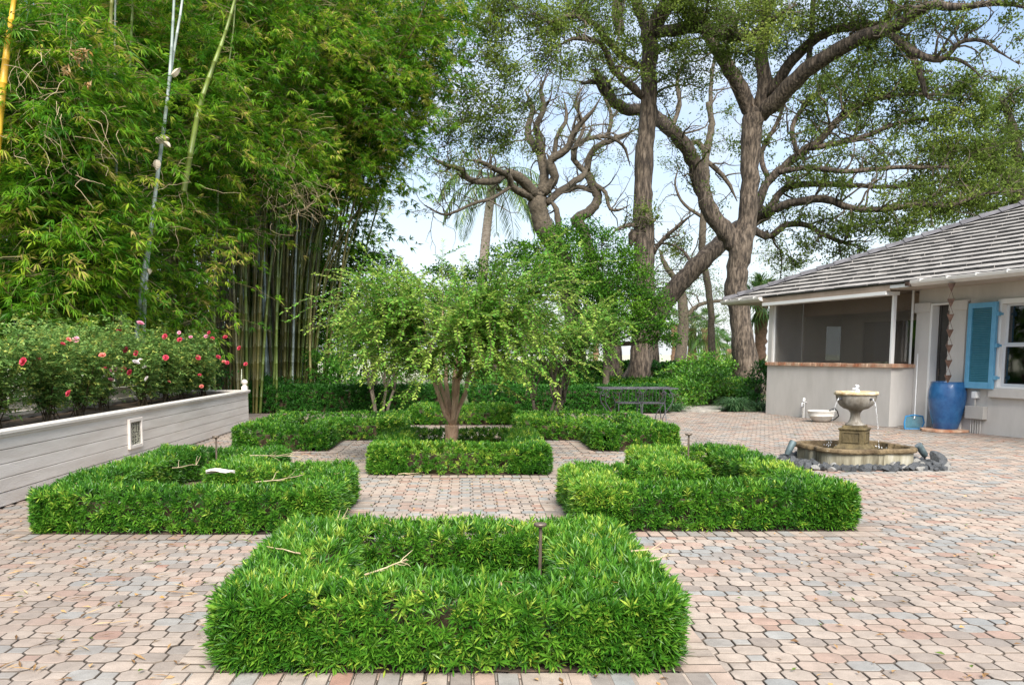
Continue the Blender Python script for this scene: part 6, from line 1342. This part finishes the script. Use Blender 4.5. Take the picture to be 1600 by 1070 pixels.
bushy('broadleaf_tree', 'dark broadleaf tree directly behind the weeping tree below the coconut palm', 'tree', [(790, 400, 29, 30), (760, 425, 29, 30), (725, 430, 29, 28), (690, 425, 29, 22), (820, 395, 29, 26), (745, 460, 29, 34), (800, 450, 29, 36), (840, 440, 28, 34), (700, 465, 29, 32), (770, 500, 29, 38), (830, 500, 28.5, 36), (720, 510, 29, 34), (860, 530, 28, 34)], 'gloss_leaf', (.10, .05), 46, .10, 'broadleaf trees behind the hedgerow')
bushy('broadleaf_tree', 'dark broadleaf tree at the foot of the bamboo, left of the sky gap', 'tree', [(560, 400, 28, 28), (590, 415, 28, 28), (615, 435, 28, 24), (540, 430, 28, 26), (530, 465, 27, 30), (575, 460, 28, 34), (620, 470, 28, 32), (655, 455, 28.5, 26), (660, 500, 28, 32), (600, 510, 27.5, 36), (545, 510, 27, 32), (500, 520, 26, 26)], 'gloss_leaf', (.10, .05), 46, .09, 'broadleaf trees behind the hedgerow')
for i, (lab, cl, mm, lf) in enumerate([
    ('bright green undergrowth shrub at the foot of the bamboo culms', [(510, 590, 23.6, 24), (540, 575, 23.8, 28), (500, 560, 24.4, 24), (560, 600, 23.4, 22), (520, 610, 23.2, 18)], 'myrtle_leaf', (.10, .05)),
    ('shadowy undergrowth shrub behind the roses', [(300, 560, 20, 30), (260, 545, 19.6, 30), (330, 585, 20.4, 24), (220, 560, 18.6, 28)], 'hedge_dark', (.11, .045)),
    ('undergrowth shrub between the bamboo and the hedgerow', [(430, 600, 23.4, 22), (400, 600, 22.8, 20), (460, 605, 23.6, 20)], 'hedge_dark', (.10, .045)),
    ('loose green shrub behind the left weeping shrub', [(640, 570, 24, 34), (600, 585, 23.6, 28), (680, 585, 24, 30), (720, 580, 24, 30), (650, 610, 23.4, 20)], 'myrtle_leaf', (.085, .042)),
    ('pale green shrub under the dark broadleaf tree', [(800, 590, 24, 28), (840, 580, 24, 26), (770, 600, 23.6, 22), (880, 590, 24, 20)], 'myrtle_leaf', (.08, .04)),
    ('bushy light green shrub by the stepping stones, near the forked oak', [(1085, 590, 24.6, 28), (1110, 585, 25, 28), (1065, 605, 24, 24), (1100, 610, 24, 26), (1130, 600, 25, 22), (1080, 620, 23.6, 18)], 'hedge', (.10, .034)),
    ('small fern-like shrub between the hedgerow and the stepping stones', [(1050, 620, 22.8, 20), (1066, 630, 22.8, 16), (1045, 605, 23.2, 18)], 'hedge', (.11, .022)),
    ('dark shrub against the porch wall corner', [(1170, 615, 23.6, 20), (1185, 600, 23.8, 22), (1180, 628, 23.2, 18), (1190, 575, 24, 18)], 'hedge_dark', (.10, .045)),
    ('tall bush behind the bright hedge near the forked oak', [(1120, 575, 30, 26), (1085, 570, 30, 24), (1050, 580, 30, 22), (1105, 560, 30.4, 20)], 'hedge', (.12, .05))]):
    bushy('shrub', lab, 'shrub', cl, mm, lf, 46, .035, 'shrubs around the terrace', spread=.09)
def grass_clump(label, px, py, D, r, n):
    b = W(px, py, D); t = thing('grass_clump', label, 'ornamental grass', (b.x, b.y, 0), group='ornamental grasses by the terrace'); g = Geo(); a = rng.random(n) * 6.283; el = rng.uniform(.5, 1.9, n); d = unit(np.stack([np.cos(a), np.sin(a), el], 1)); L_ = rng.uniform(.5, 1.0, n) * r; P = rng.normal(0, .07, (n, 3)) * [1, 1, 0]; w = .012
    s = unit(np.cross(d, [0, 0, 1.0])); rows = []
    for i, u in enumerate(np.linspace(0, 1, 5)): c = P + d * (L_ * u)[:, None] - np.array([0, 0, 1.0]) * (L_ * u ** 2.4 * .55)[:, None]; c[:, 2] = np.maximum(c[:, 2], .01); ww = w * (1 - u * .92); rows += [c - s * ww, c + s * ww]
    V = np.stack(rows, 1).reshape(-1, 3); base = np.arange(n)[:, None] * 10; F = np.concatenate([base + np.array([[2 * i, 2 * i + 1, 2 * i + 3, 2 * i + 2]]) for i in range(4)]); g.add(V, F, np.tile(rng.random(n), 4)); g.build('blades', M['grassblade'], t)
M['grassblade'] = leafmat('grass_blade', [(0, (.03, .09, .03)), (.6, (.07, .17, .06)), (1, (.17, .28, .12))], .4, .3)
grass_clump('tussock of blue green ornamental grass by the porch corner', 1148, 643, 22.3, .95, 700)
grass_clump('smaller grass tussock next to the stepping stones', 1052, 640, 22.0, .6, 300)
grass_clump('strap leaved clump at the porch wall, behind the grass tussock', 1186, 642, 22.2, .7, 260)

# ------------------------------------------------------------------ stepping stones, litter, twigs
g = Geo()
M['slab'] = mat('grey_stone_step', (.22, .205, .18), (.36, .33, .29), 6, .85, .5, 40)
for i, (px, D) in enumerate(((1092, 22.2), (1112, 22.9), (1098, 23.7))):
    p = W(px, 640, D); t = thing('stepping_stone', ['flat grey stepping stone where the paving meets the shrubs', 'second grey stepping stone, just behind the first', 'farthest grey stepping stone, half under the shrubs'][i], 'stepping stone', (p.x, D, 0), group='stepping stones into the shrubs'); g = Geo(); a = np.arange(11) * 6.283 / 11; r = .45 * (1 + rng.normal(0, .07, 11)); q = np.stack([r * np.cos(a) * 1.3, r * np.sin(a) * .7], 1)
    g.add(np.concatenate([np.c_[q, np.full(11, -.04)], np.c_[q, np.full(11, .02)], np.c_[q * .96, np.full(11, .03)]]), [(i_ + k, (i_ + 1) % 11 + k, (i_ + 1) % 11 + k + 11, i_ + k + 11) for k in (0, 11) for i_ in range(11)]); g.add(np.c_[q * .96, np.full(11, .03)], [tuple(range(11))]); g.build('stone_slab', M['slab'], t)
def litter():
    g = Geo(); n = 5200; y = 2.6 + 19 * rng.random(n) ** 1.1; x = rng.uniform(-.56, .66, n) * (y + .3); ok = (np.where(y < 17.4, x > -4.2, True)) & ((x - R0.x) * WH.x + (y - R0.y) * WH.y < 0)
    for bars in BEDS.values(): ok &= sdf(np.stack([x, y], 1), bars) > 0.02
    # more of it under the bamboo and by the house
    ok &= rng.random(n) < np.where(x < -1.2, 1.0, np.where((x - R0.x) * WH.x + (y - R0.y) * WH.y > -1.6, .8, .3)); x, y = x[ok], y[ok]; n = len(x); a = rng.random(n) * 6.283; long = (x < -.5) & (rng.random(n) < .5)
    g.leaves(np.stack([x, y, .006 + .006 * rng.random(n)], 1), np.stack([np.cos(a), np.sin(a), rng.uniform(0, .18, n)], 1), np.tile([0, 0, 1.0], (n, 1)) + rng.normal(0, .25, (n, 3)), np.where(long, rng.uniform(.06, .15, n), rng.uniform(.025, .055, n)), np.where(long, rng.uniform(.008, .014, n), rng.uniform(.012, .026, n)), .25, .45, np.where(rng.random(n) < .12, 1, rng.random(n) ** 1.6 * .9))
    o = g.build('fallen_leaves', M['dry']); tag(o, kind='stuff')
    g = Geo(); k = 0                                              # thin dry bits caught on the clipped tops
    pts = []
    for nm, bars in BEDS.items():
        for x0, y0, x1, y1 in bars:
            for _ in range(int((x1 - x0) * (y1 - y0) * (16 if nm in ('lf', 'front') else 9))): pts.append((rng.uniform(x0 + .04, x1 - .04), rng.uniform(y0 + .04, y1 - .04), HH + .018))
    p = np.array(pts); n = len(p); a = rng.random(n) * 6.283; g.leaves(p, np.stack([np.cos(a), np.sin(a), rng.normal(0, .15, n)], 1), np.tile([0, 0, 1.0], (n, 1)), rng.uniform(.03, .11, n), rng.uniform(.004, .011, n), .2, .45, rng.uniform(.5, .93, n))
    o = g.build('dry_leaf_litter', M['dry']); tag(o, kind='stuff')
litter()
def twig(label, px, py, D, L_, rz, k=5, z=None):
    p = W(px, py, D); t = thing('dry_twig', label, 'twig', (p.x, D, HH + .03 if z is None else z), rz, 'dry bamboo twigs caught on the hedges'); g = Geo(); S = walk(np.zeros(3), np.array([1, 0, .05]), L_, 7, .08, 0); g.tube(S, np.linspace(.0045, .002, 7), 5)
    for _ in range(k): j = rng.integers(1, 6); g.tube(walk(S[j], S[j + 1] - S[j] + rng.normal(0, .035, 3), L_ * rng.uniform(.2, .5), 5, .2, 0), np.linspace(.003, .0012, 5), 4)
    g.build('twig_stem', M['straw'], t)
for a in (('pale straw twig spray on the hedge nearest the camera, lower middle', 570, 955, 4.25, .22, .3, 7), ('long single straw twig sloping on the left arm of the nearest hedge', 470, 915, 4.7, .24, 2.6, 1), ('straw spray on the back corner of the nearest hedge by the paving', 470, 855, 5.5, .30, .15, 7), ('forked straw twig on the right shoulder of the nearest hedge', 1010, 918, 4.5, .18, .6, 3),
          ('straw twig at the back right of the nearest hedge', 985, 903, 4.75, .16, 0, 2), ('broad spray of straw on the notch of the left hedge', 390, 722, 9.2, .55, .2, 9), ('straw twig on the side of the left hedge toward the planter', 270, 745, 8.2, .4, 1.2, 4), ('straw spray at the foot of the centre bed hedge', 622, 738, 10.3, .4, .4, 7), ('straw twig along the front of the left hedge top', 400, 765, 7.3, .4, .5, 3)):
    twig(*a, z=.03 if 'foot' in a[0] else None)
p = W(345, 757, 7.75); t = thing('bamboo_sheath', 'pale curled bamboo sheath lying on the hedge beside the planter', 'bamboo sheath', (p.x, 7.75, HH + .04), .3); g = Geo()
u = np.linspace(0, 1, 7); rows = []
for i in u:
    w = .055 * math.sin(math.pi * min(.98, i * .8 + .12)); rows += [(i * .24 - .12, -w, .02 + .012 * math.sin(i * 7)), (i * .24 - .12, 0, .0 + .006 * math.sin(i * 4)), (i * .24 - .12, w, .03 + .010 * math.sin(i * 5))]
g.add(rows, [(3 * i + j, 3 * i + j + 1, 3 * i + j + 4, 3 * i + j + 3) for i in range(6) for j in range(2)]); g.build('sheath', mat('pale_sheath', (.60, .54, .46), (.74, .70, .64), 12, .7), t)
